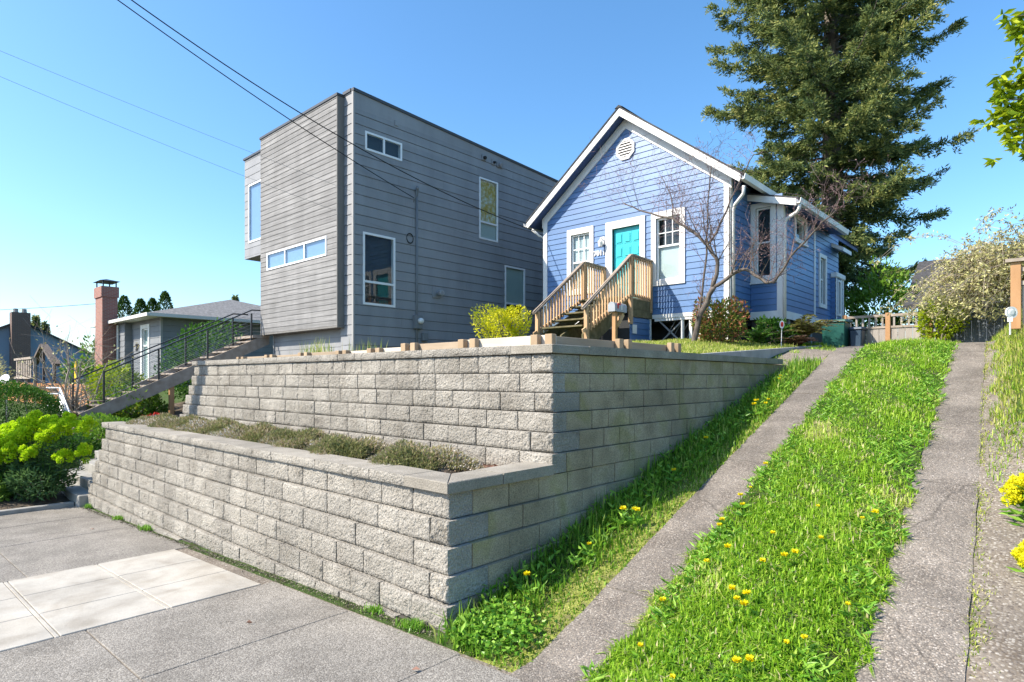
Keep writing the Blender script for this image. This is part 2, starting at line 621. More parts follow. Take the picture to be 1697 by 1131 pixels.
nmat('cedar_edge', [(.14, .135, .125), (.24, .23, .215)], scale=8, rough=.9, stretch=(1, 1, .3))
nmat('grey_trim', [(.30, .295, .285), (.34, .335, .325)], scale=3, rough=.6)
nmat('flashing', [(.045, .047, .05), (.06, .062, .066)], scale=3, rough=.45, spec=.5)
nmat('conduit', [(.17, .18, .185), (.21, .22, .225)], scale=6, rough=.5)
nmat('metal_grey', [(.30, .31, .32), (.40, .41, .42)], scale=9, rough=.4, metal=.5)
nmat('metal_white', [(.62, .64, .66), (.72, .74, .76)], scale=9, rough=.4, metal=.2)
nmat('black_metal', [(.018, .02, .022), (.03, .032, .035)], scale=6, rough=.45, spec=.5)
nmat('dark_rubber', [(.012, .012, .013), (.02, .02, .021)], scale=6, rough=.7)
nmat('new_wood', [(0.3, (.32, .225, .135)), (0.6, (.41, .30, .19)), (0.8, (.48, .37, .25))], scale=5, rough=.8, rnd=.16, bump=.2, bscale=60, bdist=.003, stretch=(1, 1, .25), stain=.2)
nmat('rail_wood', [(0.3, (.46, .29, .155)), (0.6, (.58, .385, .22)), (0.8, (.64, .46, .30))], scale=6, rough=.8, rnd=.18, bump=.25, bscale=70, bdist=.003, stretch=(1, 1, .25))
nmat('top_rail_wood', [(0.3, (.24, .19, .15)), (0.7, (.34, .28, .225))], scale=7, rough=.85, rnd=.1, bump=.3, bscale=60, bdist=.003)
nmat('plank_pale', [(0.3, (.50, .43, .34)), (0.7, (.64, .57, .47))], scale=5, rough=.8, rnd=.1, bump=.2, bscale=50, bdist=.003, stretch=(.3, .3, 2))
nmat('plank_brown', [(0.3, (.30, .225, .15)), (0.7, (.42, .33, .235))], scale=5, rough=.85, rnd=.12, bump=.25, bscale=50, bdist=.003, stretch=(.3, .3, 2))
nmat('mossy_wood', [(0.3, (.10, .09, .045)), (0.6, (.17, .145, .08)), (0.8, (.22, .18, .11))], scale=8, rough=.95, bump=.3, bscale=60)
nmat('weathered', [(0.3, (.27, .22, .175)), (0.7, (.40, .345, .29))], scale=5, rough=.9, rnd=.08, bump=.3, bscale=50, bdist=.004)
nmat('orange_wood', [(0.3, (.38, .20, .09)), (0.7, (.50, .29, .145))], scale=5, rough=.75, rnd=.1, stretch=(1, 1, .25), stain=.2)
nmat('fence_grey', [(0.3, (.24, .215, .19)), (0.7, (.38, .345, .31))], scale=5, rough=.9, rnd=.12, bump=.25, bscale=50, bdist=.003, stretch=(2, 2, .3))
nmat('gate_blue', [(0.3, (.12, .14, .165)), (0.7, (.19, .215, .245))], scale=5, rough=.85, rnd=.14, stretch=(2, 2, .3))
nmat('fence_orange', [(0.3, (.40, .17, .06)), (0.7, (.53, .25, .10))], scale=5, rough=.8, rnd=.1)
nmat('bin_green', [(.012, .085, .07), (.016, .10, .082)], scale=5, rough=.45, spec=.4)
nmat('bin_blue', [(.03, .055, .09), (.04, .07, .11)], scale=5, rough=.45, spec=.4)
nmat('concrete', [(0.3, (.24, .235, .215)), (0.7, (.34, .33, .305))], scale=6, rough=.92, bump=.3, bscale=80, bdist=.004, speck=.12)
nmat('kerb_grey', [(0.3, (.30, .30, .29)), (0.7, (.40, .40, .39))], scale=4, rough=.9, bump=.25, bscale=60, bdist=.004)
nmat('blind_white', [(.55, .56, .56), (.62, .63, .63)], scale=2, rough=.7)
nmat('room_dark', [(.03, .032, .035), (.05, .052, .055)], scale=1.5, rough=.9)
nmat('blind_gold', [(0.3, (.50, .28, .06)), (0.5, (.70, .46, .13)), (0.7, (.78, .70, .55))], scale=11, rough=.7, detail=8)
nmat('blind_sage', [(.50, .54, .50), (.58, .62, .58)], scale=3, rough=.8)
nmat('red_plastic', [(.55, .03, .02), (.6, .04, .03)], scale=3, rough=.4)
nmat('yellow_cloth', [(.85, .5, .01), (.9, .58, .02)], scale=3, rough=.7)
nmat('black_paint', [(.015, .015, .016), (.02, .02, .02)], scale=3, rough=.5)
nmat('neighbor_board', [(0.3, (.185, .195, .205)), (0.7, (.22, .23, .24))], scale=2, rough=.65, rnd=.04, stain=.12)
nmat('far_blue', [(.20, .27, .36), (.24, .31, .40)], scale=2, rough=.7)
nmat('cream', [(.62, .60, .55), (.68, .66, .61)], scale=3, rough=.7)
nmat('lamp_glass', [(.75, .75, .72), (.8, .8, .78)], scale=3, rough=.25, spec=.5)
nmat('pole_wood', [(0.3, (.09, .07, .055)), (0.7, (.16, .13, .10))], scale=9, rough=.95, stretch=(1, 1, .1))
brickmat('chimney_brick', (.34, .12, .085), (.27, .09, .065), (.30, .22, .18))
brickmat('far_brick', (.16, .085, .06), (.12, .065, .05), (.17, .13, .11))
glassmat('glass', tint=(.88, .93, .93), refl=.32)
glassmat('glass_sky', tint=(.7, .8, .9), refl=.5)
M = MATS


# ------------------------------------------------------------------ the lie of the land
def sstep(a, b, x):
    t = np.clip((x - a) / (b - a), 0, 1)
    return t * t * (3 - 2 * t)


def lsl(y): return -2.54 - .068 * (y - 2.8)      # driveway strips: left strip, left edge, and so on
def lsr(y): return -2.08 - .066 * (y - 3.0)
def rsl(y): return -.86 - .057 * (y - 3.7)
def rsr(y): return -.38 - .063 * (y - 4.0)


def zdrive(y):
    y = np.asarray(y, dtype=float)
    a = .25 * (y - 2.9)
    z = np.where(y < 12.0, a, np.where(y < 14, 2.275 + .25 * (y - 12) - .0625 * (y - 12) ** 2, 2.525))
    t = np.clip((y - 2.5) / .8, 0, 1)
    return np.where(y < 3.3, .1 * t * t, z)


def ground(x, y):
    x = np.asarray(x, dtype=float)
    y = np.asarray(y, dtype=float)
    s = .045 * (np.clip(x, -16, 6) + 3.48)
    # driveway side
    zd = np.maximum(s, zdrive(y))
    zd = np.where(y < 2.5, s, zd)
    e = x - rsr(np.clip(y, 3, 14))
    bank = .72 * sstep(.02, .75, e) * sstep(5.2, 10.5, y)
    d = zd + bank
    # lot behind the walls
    lawn = np.interp(y, [4.4, 4.9, 8, 11, 13.9, 16, 40], [2.12, 2.14, 2.26, 2.58, 2.78, 2.85, 3.0])
    kerb = np.interp(y, [5, 8, 15.2, 17, 20], [2.14, 2.19, 2.62, 2.6, 2.55])
    k = sstep(-6.2, -4.25, x)
    lot = lawn * (1 - k) + kerb * k
    lot = np.where(x > -4.15, np.maximum(2.13, np.minimum(zd, 2.55)), lot)
    lot = np.where((x < -11.5), np.minimum(lot, 2.35), lot)
    lot = np.where((y < 4.75), 1.0, lot)            # planting trough between the two walls
    z = np.where((x < -3.72) & (y > 3.25), lot, d)
    z = np.where((x < -3.25) & (y <= 3.25), s, z)
    # left neighbour
    left = np.interp(y, [2.75, 3.2, 4.6, 6.3, 9, 14, 30], [-.5, -.35, .55, .82, 1.4, 1.9, 2.0])
    left = left * np.clip((x + 90) / 60, 0.3, 1) + .0
    z = np.where((x < -12.95) & (y > 2.75), left, z)
    z = np.where(y < -1.6, s - .12, z)
    # far ground settles
    far = sstep(24, 60, y)
    return z * (1 - far) + 1.2 * far


def gz(x, y):
    return float(ground(x, y))


def axis_lines(lo, hi, step, outs):
    a = list(np.arange(lo, hi + 1e-6, step))
    return np.array(sorted(set([-o + lo for o in outs] + a + [hi + o for o in outs])))


def build_ground():
    outs = [.5, 1, 2, 4, 7, 11, 16, 24, 36, 60, 100, 180, 320, 600]
    X = axis_lines(-15, 2.0, .1, outs)
    Y = axis_lines(-1.0, 18.0, .1, outs)
    gx, gy = np.meshgrid(X, Y)
    Z = ground(gx, gy)
    bump = (np.sin(gx * 5.1 + gy * 2.3) * np.sin(gy * 4.3 - gx * 1.7)) * .012
    Z = Z + np.where((gy > 2.9) & (gx < -3.6), bump, 0) - np.where((gx > rsr(gy) + .04) & (gy > 3) & (gy < 15), -.004, .012)
    V = np.stack([gx, gy, Z], -1).reshape(-1, 3)
    nx = len(X)
    i = (np.arange(len(Y) - 1)[:, None] * nx + np.arange(nx - 1)[None]).ravel()
    Q = np.stack([i, i + 1, i + nx + 1, i + nx], 1)
    me = npmesh('ground', V, quads=Q)
    for n in ('turf', 'soil', 'gravel', 'street', 'mulch', 'moss'):
        me.materials.append(M[n])
    c = V[Q].mean(1)
    x, y = c[:, 0], c[:, 1]
    mi = np.zeros(len(Q), dtype=np.int32)
    mi[(x > rsr(y) - .2) & (x < rsr(y) + 2.6) & (y < 8.2 - (x + .4) * 1.2) & (y > 2)] = 2
    mi[(x > rsr(y) - .2) & (x < rsr(y) + .25) & (y > 2)] = 2
    mi[(x > lsl(y) - .35) & (x < lsl(y) + .1) & (y > 2.5) & (y < 12)] = 5
    mi[(x > -4.15) & (x < lsl(y)) & (y > 10.2) & (y < 18)] = 2
    mi[(x > -4.15) & (x < -3.7) & (y > 4.9) & (y < 11.2)] = 2
    mi[(x < -3.72) & (x > -12.95) & (y > 3.2) & (y < 4.8)] = 4
    mi[(x < -3.72) & (x > -13) & (y >= 4.8) & (y < 6.4)] = 1
    mi[(x < -12.95) & (y < 14) & (x > -24)] = 1
    mi[(y < -1.6)] = 3
    mi[(y <= 2.8) & (y > -1.6)] = 2
    me.polygons.foreach_set('material_index', mi)
    me.polygons.foreach_set('use_smooth', np.ones(len(Q), dtype=bool))
    o = put('ground', me, None)
    tag(o, kind='structure')
    return o


build_ground()


# ------------------------------------------------------------------ pavement: slabs laid one by one
def slab(name, x0, x1, y0, y1, mat, parent, th=.05, z_off=0.0, gap=.004, tilt=0):
    m = MB()
    g = gap
    pts = [(x0 + g, y0 + g), (x1 - g, y0 + g), (x1 - g, y1 - g), (x0 + g, y1 - g)]
    zz = [.045 * (max(min(p[0], 6), -16) + 3.48) + z_off for p in pts]
    m.hexa([(p[0], p[1], z - th) for p, z in zip(pts, zz)] + [(p[0], p[1], z) for p, z in zip(pts, zz)])
    return m.build(name, M[mat], parent, bevel=.005)


walk = bpy.data.objects.new('pavement', None)
COL.objects.link(walk)
tag(walk, kind='structure')
xs = [-13.2, -11.75, -10.1, -7.98]
ys = [-1.55, -.2, 1.25, 2.78]
for i in range(3):
    for j in range(3):
        slab('slab', xs[i], xs[i + 1], ys[j], ys[j + 1] + (.06 if j == 2 else 0), 'sidewalk_grey', walk, z_off=random.uniform(-.003, .003))
xs = [-5.68, -4.35, -3.0, -1.4, .4, 2.4]
for i in range(5):
    for j in range(3):
        slab('slab', xs[i], xs[i + 1], ys[j], ys[j + 1] - (.03 if i > 1 and j == 2 else 0), 'sidewalk_grey', walk, z_off=random.uniform(-.003, .003))
lx = [-7.98, -7.2, -6.45, -5.68]
ly = [-1.5, -.5, .3, 1.07, 1.85, 2.68]
for i in range(3):
    for j in range(5):
        slab('slab', lx[i], lx[i + 1], ly[j] + (.018 if j else 0), ly[j + 1] - .018, 'slab_light', walk, z_off=.004, gap=.003)
for j in range(1, 5):
    slab('slab', lx[0], lx[3], ly[j] - .017, ly[j] + .017, 'slab_light', walk, z_off=.0, gap=.0015)


# driveway: two ribbons of exposed-aggregate concrete, cast in lengths
drive = bpy.data.objects.new('driveway', None)
COL.objects.link(drive)
tag(drive, kind='structure')


def ribbon(fl, fr, cuts):
    for a, b in zip(cuts[:-1], cuts[1:]):
        n = max(3, int((b - a) / .25))
        m = MB()
        rows = []
        dz = random.uniform(-.004, .004)
        sk0, sk1 = random.uniform(-.06, .06), random.uniform(-.06, .06)
        for i in range(n + 1):
            t = i / n
            y = a + .006 + (b - a - .012) * t
            row = []
            for k in range(5):
                u = k / 4
                yy = y + (sk0 if i == 0 else sk1 if i == n else 0) * 0
                jl = .006 * math.sin(yy * 9.1) + .005 * math.sin(yy * 23.7 + 1) if k in (0, 4) else 0
                x = fl(yy) + (fr(yy) - fl(yy)) * u + jl
                z = float(np.maximum(zdrive(yy), .045 * (x + 3.48))) + .006 + dz - (.006 if k in (0, 4) else 0)
                row.append((x, yy, z))
            rows.append(row)
        o = len(m.v)
        for r in rows:
            m.v += r
            m.v += [(r[4][0], r[4][1], r[4][2] - .07), (r[0][0], r[0][1], r[0][2] - .07)]
        for i in range(n):
            for k in range(7):
                p, q = o + i * 7 + k, o + i * 7 + (k + 1) % 7
                m.f.append((p, q, q + 7, p + 7))
        m.f.append(tuple(o + k for k in reversed(range(7))))
        m.f.append(tuple(o + n * 7 + k for k in range(7)))
        m.build('strip_slab', M['aggregate'], drive)


ribbon(lsl, lsr, [2.72, 3.95, 5.75, 7.6, 9.5, 11.4, 13.4, 15.6])
ribbon(rsl, rsr, [2.72, 4.6, 6.6, 8.3, 10.2, 12.1, 14.0, 16.2])


# ------------------------------------------------------------------ retaining walls of split-face blocks
BW, BH, BD = .43, .2, .24


def rough_block(seed, rough, nx=22, nz=10, h=BH, w=BW, d=BD):
    r = np.random.default_rng(seed)
    low = r.normal(size=(5, 4))
    V = []
    for j in range(nz + 1):
        for i in range(nx + 1):
            u, v = i / nx, j / nz
            a, b = u * 3.999, v * 2.999
            ia, ib = int(a), int(b)
            fa, fb = a - ia, b - ib
            L = (low[ia, ib] * (1 - fa) * (1 - fb) + low[ia + 1, ib] * fa * (1 - fb) + low[ia, ib + 1] * (1 - fa) * fb + low[ia + 1, ib + 1] * fa * fb)
            y = -(.003 * L + r.normal() * .0034) * rough + .002 * rough
            edge = min(u, 1 - u) * w, min(v, 1 - v) * h
            if min(edge) < 1e-6:
                y = abs(r.normal()) * .003 * rough + (.013 if j == 0 else .005 if j == nz else .007) * rough
            jx = r.normal() * .004 * rough if 0 < i < nx else 0
            jz = r.normal() * .004 * rough if 0 < j < nz else 0
            V.append((u * w + jx, y, v * h + jz))
    F = []
    for j in range(nz):
        for i in range(nx):
            p = j * (nx + 1) + i
            F.append((p, p + 1, p + nx + 2, p + nx + 1))
    o = len(V)
    V += [(0, d, 0), (w, d, 0), (w, d, h), (0, d, h)]
    c0, c1, c2, c3 = 0, nx, (nz + 1) * (nx + 1) - 1, nz * (nx + 1)
    F += [(o + 1, o, o + 3, o + 2)]
    F.append((o,) + (o + 1,) + tuple(reversed(range(c0, c1 + 1))))
    F.append((o + 2, o + 3) + tuple(range(c3, c2 + 1)))
    F.append((o + 3, o) + tuple(j * (nx + 1) for j in range(nz + 1)))
    F.append((o + 1, o + 2) + tuple(j * (nx + 1) + nx for j in reversed(range(nz + 1))))
    me = bpy.data.meshes.new('block')
    me.from_pydata(V, [], F)
    me.polygons.foreach_set('use_smooth', [i < nx * nz for i in range(len(F))])
    rim = set(range(nx + 1)) | set(range(nz * (nx + 1), (nz + 1) * (nx + 1))) | {j * (nx + 1) for j in range(nz + 1)} | {j * (nx + 1) + nx for j in range(nz + 1)}
    for ed in me.edges:
        if ed.vertices[0] in rim and ed.vertices[1] in rim:
            ed.use_edge_sharp = True
    me.update()
    return me


def block_set(n, rough, mat, **k):
    out = []
    for i in range(n):
        me = rough_block(100 + i + int(rough * 1000), rough, **k)
        me.materials.append(M[mat])
        out.append(me)
    return out


SPLIT = block_set(16, 1.0, 'block')
SMOOTH = block_set(6, .22, 'block_moss_shade_lift', nx=6, nz=3)
CAPS = block_set(10, .8, 'cap_stone', nx=16, nz=4, h=.08, w=.45, d=.3)
for me in CAPS:
    me.materials.append(M['block'])
    me.polygons.foreach_set('material_index', [1 if i < 64 else 0 for i in range(len(me.polygons))])
CAPS_SMOOTH = block_set(4, .15, 'cap_stone', nx=4, nz=2, h=.08, w=.45, d=.3)


def lay(meshes, parent, name, loc, sx, sy, sz, rz=0.0):
    me = random.choice(meshes)
    o = bpy.data.objects.new(name, me)
    COL.objects.link(o)
    o.location = loc
    o.scale = (sx, sy, sz)
    o.rotation_euler = (random.uniform(-.004, .004), random.uniform(-.003, .003), rz + random.uniform(-.004, .004))
    o.parent = parent
    o.matrix_parent_inverse = Matrix.Translation(-Vector(parent.location))
    return o


def widths(total, first=None):
    out = []
    x = 0
    if first:
        out.append(first)
        x = first
    while total - x > .62:
        w = random.choice([.30, .40, .43, .43, .45, .46, .43])
        out.append(w)
        x += w
    r = total - x
    if r > .48:
        out += [r / 2, r / 2]
    elif r > .05:
        out.append(r)
    elif out:
        out[-1] += r
    return out


B = .038
lower = thing('retaining_wall', (-3.48, 3.09, 0), 'long lower retaining wall of grey split-face blocks rising from the pavement', 'retaining wall')
upper = thing('retaining_wall', (-3.6, 4.45, .98), 'upper retaining wall of grey blocks set back behind the planting trough', 'retaining wall')


def front_course(parent, z, h, y, xl, xr, first, corner_d):
    # laid from the right-hand corner to the left end
    ws = widths(xr - xl, first)
    x = xr
    for i, w in enumerate(ws):
        x -= w
        below = gz(x + w / 2, y - .25)
        if z + h < below + .015 and y < 3.2:
            continue
        d = corner_d if i == 0 else .24
        lay(SPLIT, parent, 'block', (x + .005, y + random.uniform(-.005, .005), z + .002), (w - .011) / BW, d / BD, (h - .008) / BH)


def side_course(parent, z, h, x, y0, y1, first):
    ws = widths(y1 - y0, first)
    y = y0
    for w in ws:
        g = float(np.maximum(zdrive(y + w / 2), 0)) - .05
        if z + h > g + .02:
            lay(SMOOTH, parent, 'block', (x + random.uniform(-.004, .004), y + .002, z + .002), (w - .011) / BW, .8, (h - .008) / BH, math.pi / 2)
        y += w


CB = .986
for i in range(8):
    z = CB - .2 * (i + 1)
    yf, xr, xl = 3.11 - B * i, -3.50 + B * i, -12.81 - .055 * i
    cd = (.26, .44)[i % 2]
    front_course(lower, z, .2, yf, xl, xr, (.43, .20)[i % 2] + random.uniform(-.03, .03), cd)
    if z + .2 > -.02:
        side_course(lower, z, .2, xr, yf + cd + .003, 3.3 + (z + .3) / .25 + 1.3, (.43, .43)[i % 2])
HU = .189
for j in range(6):
    z = CB + HU * j
    yf, xr, xl = 4.385 + B * j, -3.49 - B * j * .8, -12.66 - .045 * (5 - j)
    cd = (.18, .42)[j % 2] + random.uniform(0, .05)
    front_course(upper, z, HU, yf, xl, xr, (.43, .26)[j % 2] + random.uniform(-.03, .03), cd)
    side_course(upper, z, HU, xr, yf + cd + .003, min(11.3, 4.6 + (z + .3) / .25 + 1.6), .43)
# dark fill behind the blocks
m = MB()
for i in range(8):
    z = CB - .2 * (i + 1)
    m.box(-12.77 - .055 * i, -3.54 + B * i, 3.15 - B * i, 3.34, z, z + .19)
    m.box(-3.78, -3.54 + B * i, 3.30, 9.5, z + .001, z + .189)
m.build('fill', M['wall_core'], lower)
m = MB()
for j in range(6):
    z = CB + HU * j
    m.box(-12.60 - .045 * (5 - j), -3.53 - B * j * .8, 4.43 + B * j, 4.80, z, z + HU - .01)
    m.box(-3.86, -3.53 - B * j * .8, 4.78, 11.3, z + .001, z + HU - .011)
m.build('fill', M['wall_core'], upper)


def caps(parent, z, h, yf, xl, xr, y_end, depth):
    # caps along the front, a mitred pair at the corner, caps along the side
    x = xr - .55
    c = MB()
    c.prism([(xr, yf, z), (xr - depth, yf + depth, z), (xr - .55 + .002, yf + depth, z), (xr - .55 + .002, yf, z)][::-1], (0, 0, h))
    c.build('cap', M['cap_stone'], parent, bevel=.006)
    c = MB()
    c.prism([(xr, yf + .004, z), (xr, yf + .62, z), (xr - depth, yf + .62, z), (xr - depth, yf + depth + .004, z)], (0, 0, h - .001))
    c.build('cap', M['cap_stone'], parent, bevel=.006)
    while x > xl + .05:
        w = min(random.choice([.42, .45, .48, .5]), x - xl)
        if x - w - xl < .15:
            w = x - xl
        x -= w
        lay(CAPS, parent, 'cap', (x + .002, yf + random.uniform(-.004, .004), z + .001), (w - .005) / .45, depth / .3, h / .08)
    y = yf + .623
    while y < y_end - .05:
        w = min(random.choice([.5, .6, .55]), y_end - y)
        if y_end - y - w < .15:
            w = y_end - y
        lay(CAPS_SMOOTH, parent, 'cap', (xr + random.uniform(-.003, .003), y + .002, z + .001), (w - .004) / .45, depth / .3, h / .08, math.pi / 2)
        y += w


caps(lower, CB + .002, .092, 3.07, -12.86, -3.46, 4.37, .33)
caps(upper, CB + HU * 6 + .002, .088, 4.54, -12.69, -3.61, 11.0, .32)


# ------------------------------------------------------------------ planes, siding, windows
class Plane:
    def __init__(s, o, a, n):
        s.o, s.a, s.n = Vector(o), Vector(a), Vector(n)

    def p(s, a, n, z):
        q = s.o + s.a * a + s.n * n
        return (q.x, q.y, z)

    def box(s, m, a0, a1, n0, n1, z0, z1):
        return m.hexa([s.p(a0, n1, z0), s.p(a1, n1, z0), s.p(a1, n0, z0), s.p(a0, n0, z0),
                       s.p(a0, n1, z1), s.p(a1, n1, z1), s.p(a1, n0, z1), s.p(a0, n0, z1)])


def front(y): return Plane((0, y, 0), (1, 0, 0), (0, -1, 0))     # faces the street, a = world X
def side(x): return Plane((x, 0, 0), (0, 1, 0), (1, 0, 0))        # faces right, a = world Y


def siding(parent, pl, a0, a1, z0, z1, exp, mat, holes=(), gable=None, tb=.02, tt=.006, cut=None, name='board', gap=.004):
    # lap boards, each its own piece, cut round the openings; gable(z) gives the ends at a height
    z = z0
    row = 0
    while z < z1 - .01:
        zt = min(z + exp, z1)
        zs = sorted({z, zt} | {h[k] for h in holes for k in (2, 3) if z + .012 < h[k] < zt - .012})
        for b0, b1 in zip(zs[:-1], zs[1:]):
            mid = (b0 + b1) / 2
            if gable:
                l0, r0 = gable(b0)
                l1, r1 = gable(b1)
            else:
                l0 = l1 = a0
                r0 = r1 = a1
            spans = [(l0, r0, l1, r1)]
            for h in holes:
                if h[2] < mid < h[3]:
                    nx = []
                    for (p, q, p1, q1) in spans:
                        if h[1] <= p or h[0] >= q:
                            nx.append((p, q, p1, q1))
                            continue
                        if h[0] > p + .01:
                            nx.append((p, h[0], p1, h[0]))
                        if h[1] < q - .01:
                            nx.append((h[1], q, h[1], q1))
                    spans = nx
            if cut:
                nx = []
                for (p, q, p1, q1) in spans:
                    c = p + ((row * 1.7) % cut) + .4
                    cs = [p]
                    while c < q - .4:
                        cs.append(c)
                        c += cut
                    cs.append(q)
                    for k in range(len(cs) - 1):
                        nx.append((cs[k] + (.0015 if k else 0), cs[k + 1] - (.0015 if k < len(cs) - 2 else 0),
                                   p1 if k == 0 else cs[k] + .0015, q1 if k == len(cs) - 2 else cs[k + 1] - .0015))
                spans = nx
            f0 = tb + (tt - tb) * (b0 - z) / exp
            f1 = tb + (tt - tb) * (b1 - z) / exp
            for (p, q, p1, q1) in spans:
                if q - p < .02 and q1 - p1 < .02:
                    continue
                if q1 < p1:
                    p1 = q1 = (p1 + q1) / 2
                m = MB()
                gp_ = gap if b0 == z else .0005
                m.hexa([pl.p(p, f0, b0 + gp_), pl.p(q, f0, b0 + gp_), pl.p(q, -.012, b0 + gp_), pl.p(p, -.012, b0 + gp_),
                        pl.p(p1, f1, b1 - .0005), pl.p(q1, f1, b1 - .0005), pl.p(q1, -.012, b1 - .0005), pl.p(p1, -.012, b1 - .0005)])
                m.build(name, M[mat], parent)
        z += exp
        row += 1


def window(parent, pl, a0, a1, z0, z1, trim=.0, fr=.05, rows=None, cols=None, shade='room_dark', low_shade=None,
           depth=.15, glass='glass', trim_mat='white_trim', grid=None, sill=False, head=.0, name='window', frame_mat='vinyl'):
    """opening a0..a1, z0..z1 outside of the trim; rows/cols: relative divisions of the sash"""
    w = MB()
    i0, i1, j0, j1 = a0 + trim, a1 - trim, z0 + trim, z1 - trim - head
    root = None
    if trim:
        pl.box(w, a0, i0, 0, .045, z0, z1)
        pl.box(w, i1, a1, 0, .045, z0, z1)
        pl.box(w, i0, i1, 0, .044, j1, z1)
        pl.box(w, i0, i1, 0, .044, z0, j0)
        root = w.build(name, M[trim_mat], parent)
        w = MB()
    d = -.02 if trim else .03
    pl.box(w, i0, i0 + fr, d - .05, d, j0, j1)
    pl.box(w, i1 - fr, i1, d - .05, d, j0, j1)
    pl.box(w, i0 + fr, i1 - fr, d - .05, d - .001, j1 - fr, j1)
    pl.box(w, i0 + fr, i1 - fr, d - .05, d - .001, j0, j0 + fr)
    # reveal back to the wall
    pl.box(w, i0 + .004, i0 + .018, -depth + .01, d - .05, j0 + .004, j1 - .004)
    pl.box(w, i1 - .018, i1 - .004, -depth + .01, d - .05, j0 + .004, j1 - .004)
    pl.box(w, i0 + .018, i1 - .018, -depth + .01, d - .05, j1 - .018, j1 - .004)
    pl.box(w, i0 + .018, i1 - .018, -depth + .01, d - .05, j0 + .004, j0 + .018)
    A = [i0 + fr + (i1 - i0 - 2 * fr) * c for c in ([0] + list(cols or []) + [1])]
    Z = [j0 + fr + (j1 - j0 - 2 * fr) * c for c in ([0] + list(rows or []) + [1])]
    for c in A[1:-1]:
        pl.box(w, c - fr * .5, c + fr * .5, d - .048, d - .004, j0 + fr, j1 - fr)
    for c in Z[1:-1]:
        pl.box(w, i0 + fr, i1 - fr, d - .047, d - .006, c - fr * .5, c + fr * .5)
    if root is None:
        root = w.build(name, M[frame_mat], parent)
    else:
        w.build('frame', M[frame_mat], root)
    for i in range(len(A) - 1):
        for j in range(len(Z) - 1):
            g = MB()
            pl.box(g, A[i] - .005, A[i + 1] + .005, d - .030, d - .026, Z[j] - .005, Z[j + 1] + .005)
            g.build('pane', M[glass], root)
            b = MB()
            sm = low_shade if (low_shade and j == 0) else shade
            nb = d - .075 if 'blind' in sm else -depth + .012
            pl.box(b, A[i], A[i + 1], nb, nb + .006, Z[j], Z[j + 1])
            b.build('blind' if 'blind' in sm else 'backing', M[sm], root)
    if grid:
        nx, ny = grid
        g = MB()
        aa, ab = A[0], A[-1]
        za, zb = Z[-2], Z[-1]
        for k in range(1, nx):
            c = aa + (ab - aa) * k / nx
            pl.box(g, c - .011, c + .011, d - .024, d - .010, za, zb)
        for k in range(1, ny):
            c = za + (zb - za) * k / ny
            pl.box(g, aa, ab, d - .0235, d - .0105, c - .011, c + .011)
        g.build('muntin', M['vinyl'], root)
    if sill:
        g = MB()
        pl.box(g, a0 - .02, a1 + .02, 0, .07, z0 - .04, z0 - .002)
        g.build('sill', M[trim_mat], root)
    return root


def part(name, mat, parent, *boxes, bevel=0):
    m = MB()
    for b in boxes:
        m.box(*b)
    return m.build(name, M[mat], parent, bevel=bevel)


def ppart(name, mat, parent, pl, *boxes, bevel=0):
    m = MB()
    for b in boxes:
        pl.box(m, *b)
    return m.build(name, M[mat], parent, bevel=bevel)


def text_part(body, mat, parent, pl, a, n, z, size, depth=.012, name='house_number', bold=.0):
    cu = bpy.data.curves.new(name, 'FONT')
    cu.body = body
    cu.size = size
    cu.extrude = depth
    cu.offset = bold
    cu.align_x = 'CENTER'
    cu.align_y = 'CENTER'
    tmp = bpy.data.objects.new('tmp_text', cu)
    COL.objects.link(tmp)
    dg = bpy.context.evaluated_depsgraph_get()
    me = bpy.data.meshes.new_from_object(tmp.evaluated_get(dg))
    bpy.data.objects.remove(tmp)
    R = Matrix((( pl.a.x, 0, pl.n.x), (pl.a.y, 0, pl.n.y), (0, 1, 0))).to_4x4()
    me.transform(Matrix.Translation(pl.p(a, n, z)) @ R)
    me.materials.clear()
    return put(name, me, M[mat], parent)


# ------------------------------------------------------------------ blue cottage
XL, XR, YF, XC = -11.37, -5.76, 13.9, -8.565
SL = .765
cot = thing('cottage', (XC, YF, 3.0), 'blue clapboard cottage with white trim, turquoise door and steep gable', 'house')
FP = front(YF)
ZU = lambda x: 8.80 - SL * abs(x - XC)          # underside of the roof
m = MB()
m.box(XL + .15, XR - .15, YF + .15, 23.9, 3.3, 6.55)
m.box(XL + .15, XR - .15, YF + .9, 23.9, 2.3, 3.3)
m.prism([(XL + .15, YF + .15, 6.55), (XR - .15, YF + .15, 6.55), (XC, YF + .15, 8.68)], (0, 9.75, 0))
m.build('wall', M['room_dark'], cot)
holes = [(-10.5, -9.59, 4.24, 6.11), (-9.19, -7.98, 3.5, 6.10), (-7.80, -6.87, 4.23, 6.11)]


def gab(z):
    d = min(XR - XC - .02, max(.01, (8.78 - z) / SL))
    return XC - d, XC + d


siding(cot, FP, XL, XR, 3.5, 8.75, .152, 'blue_paint', holes, gab)
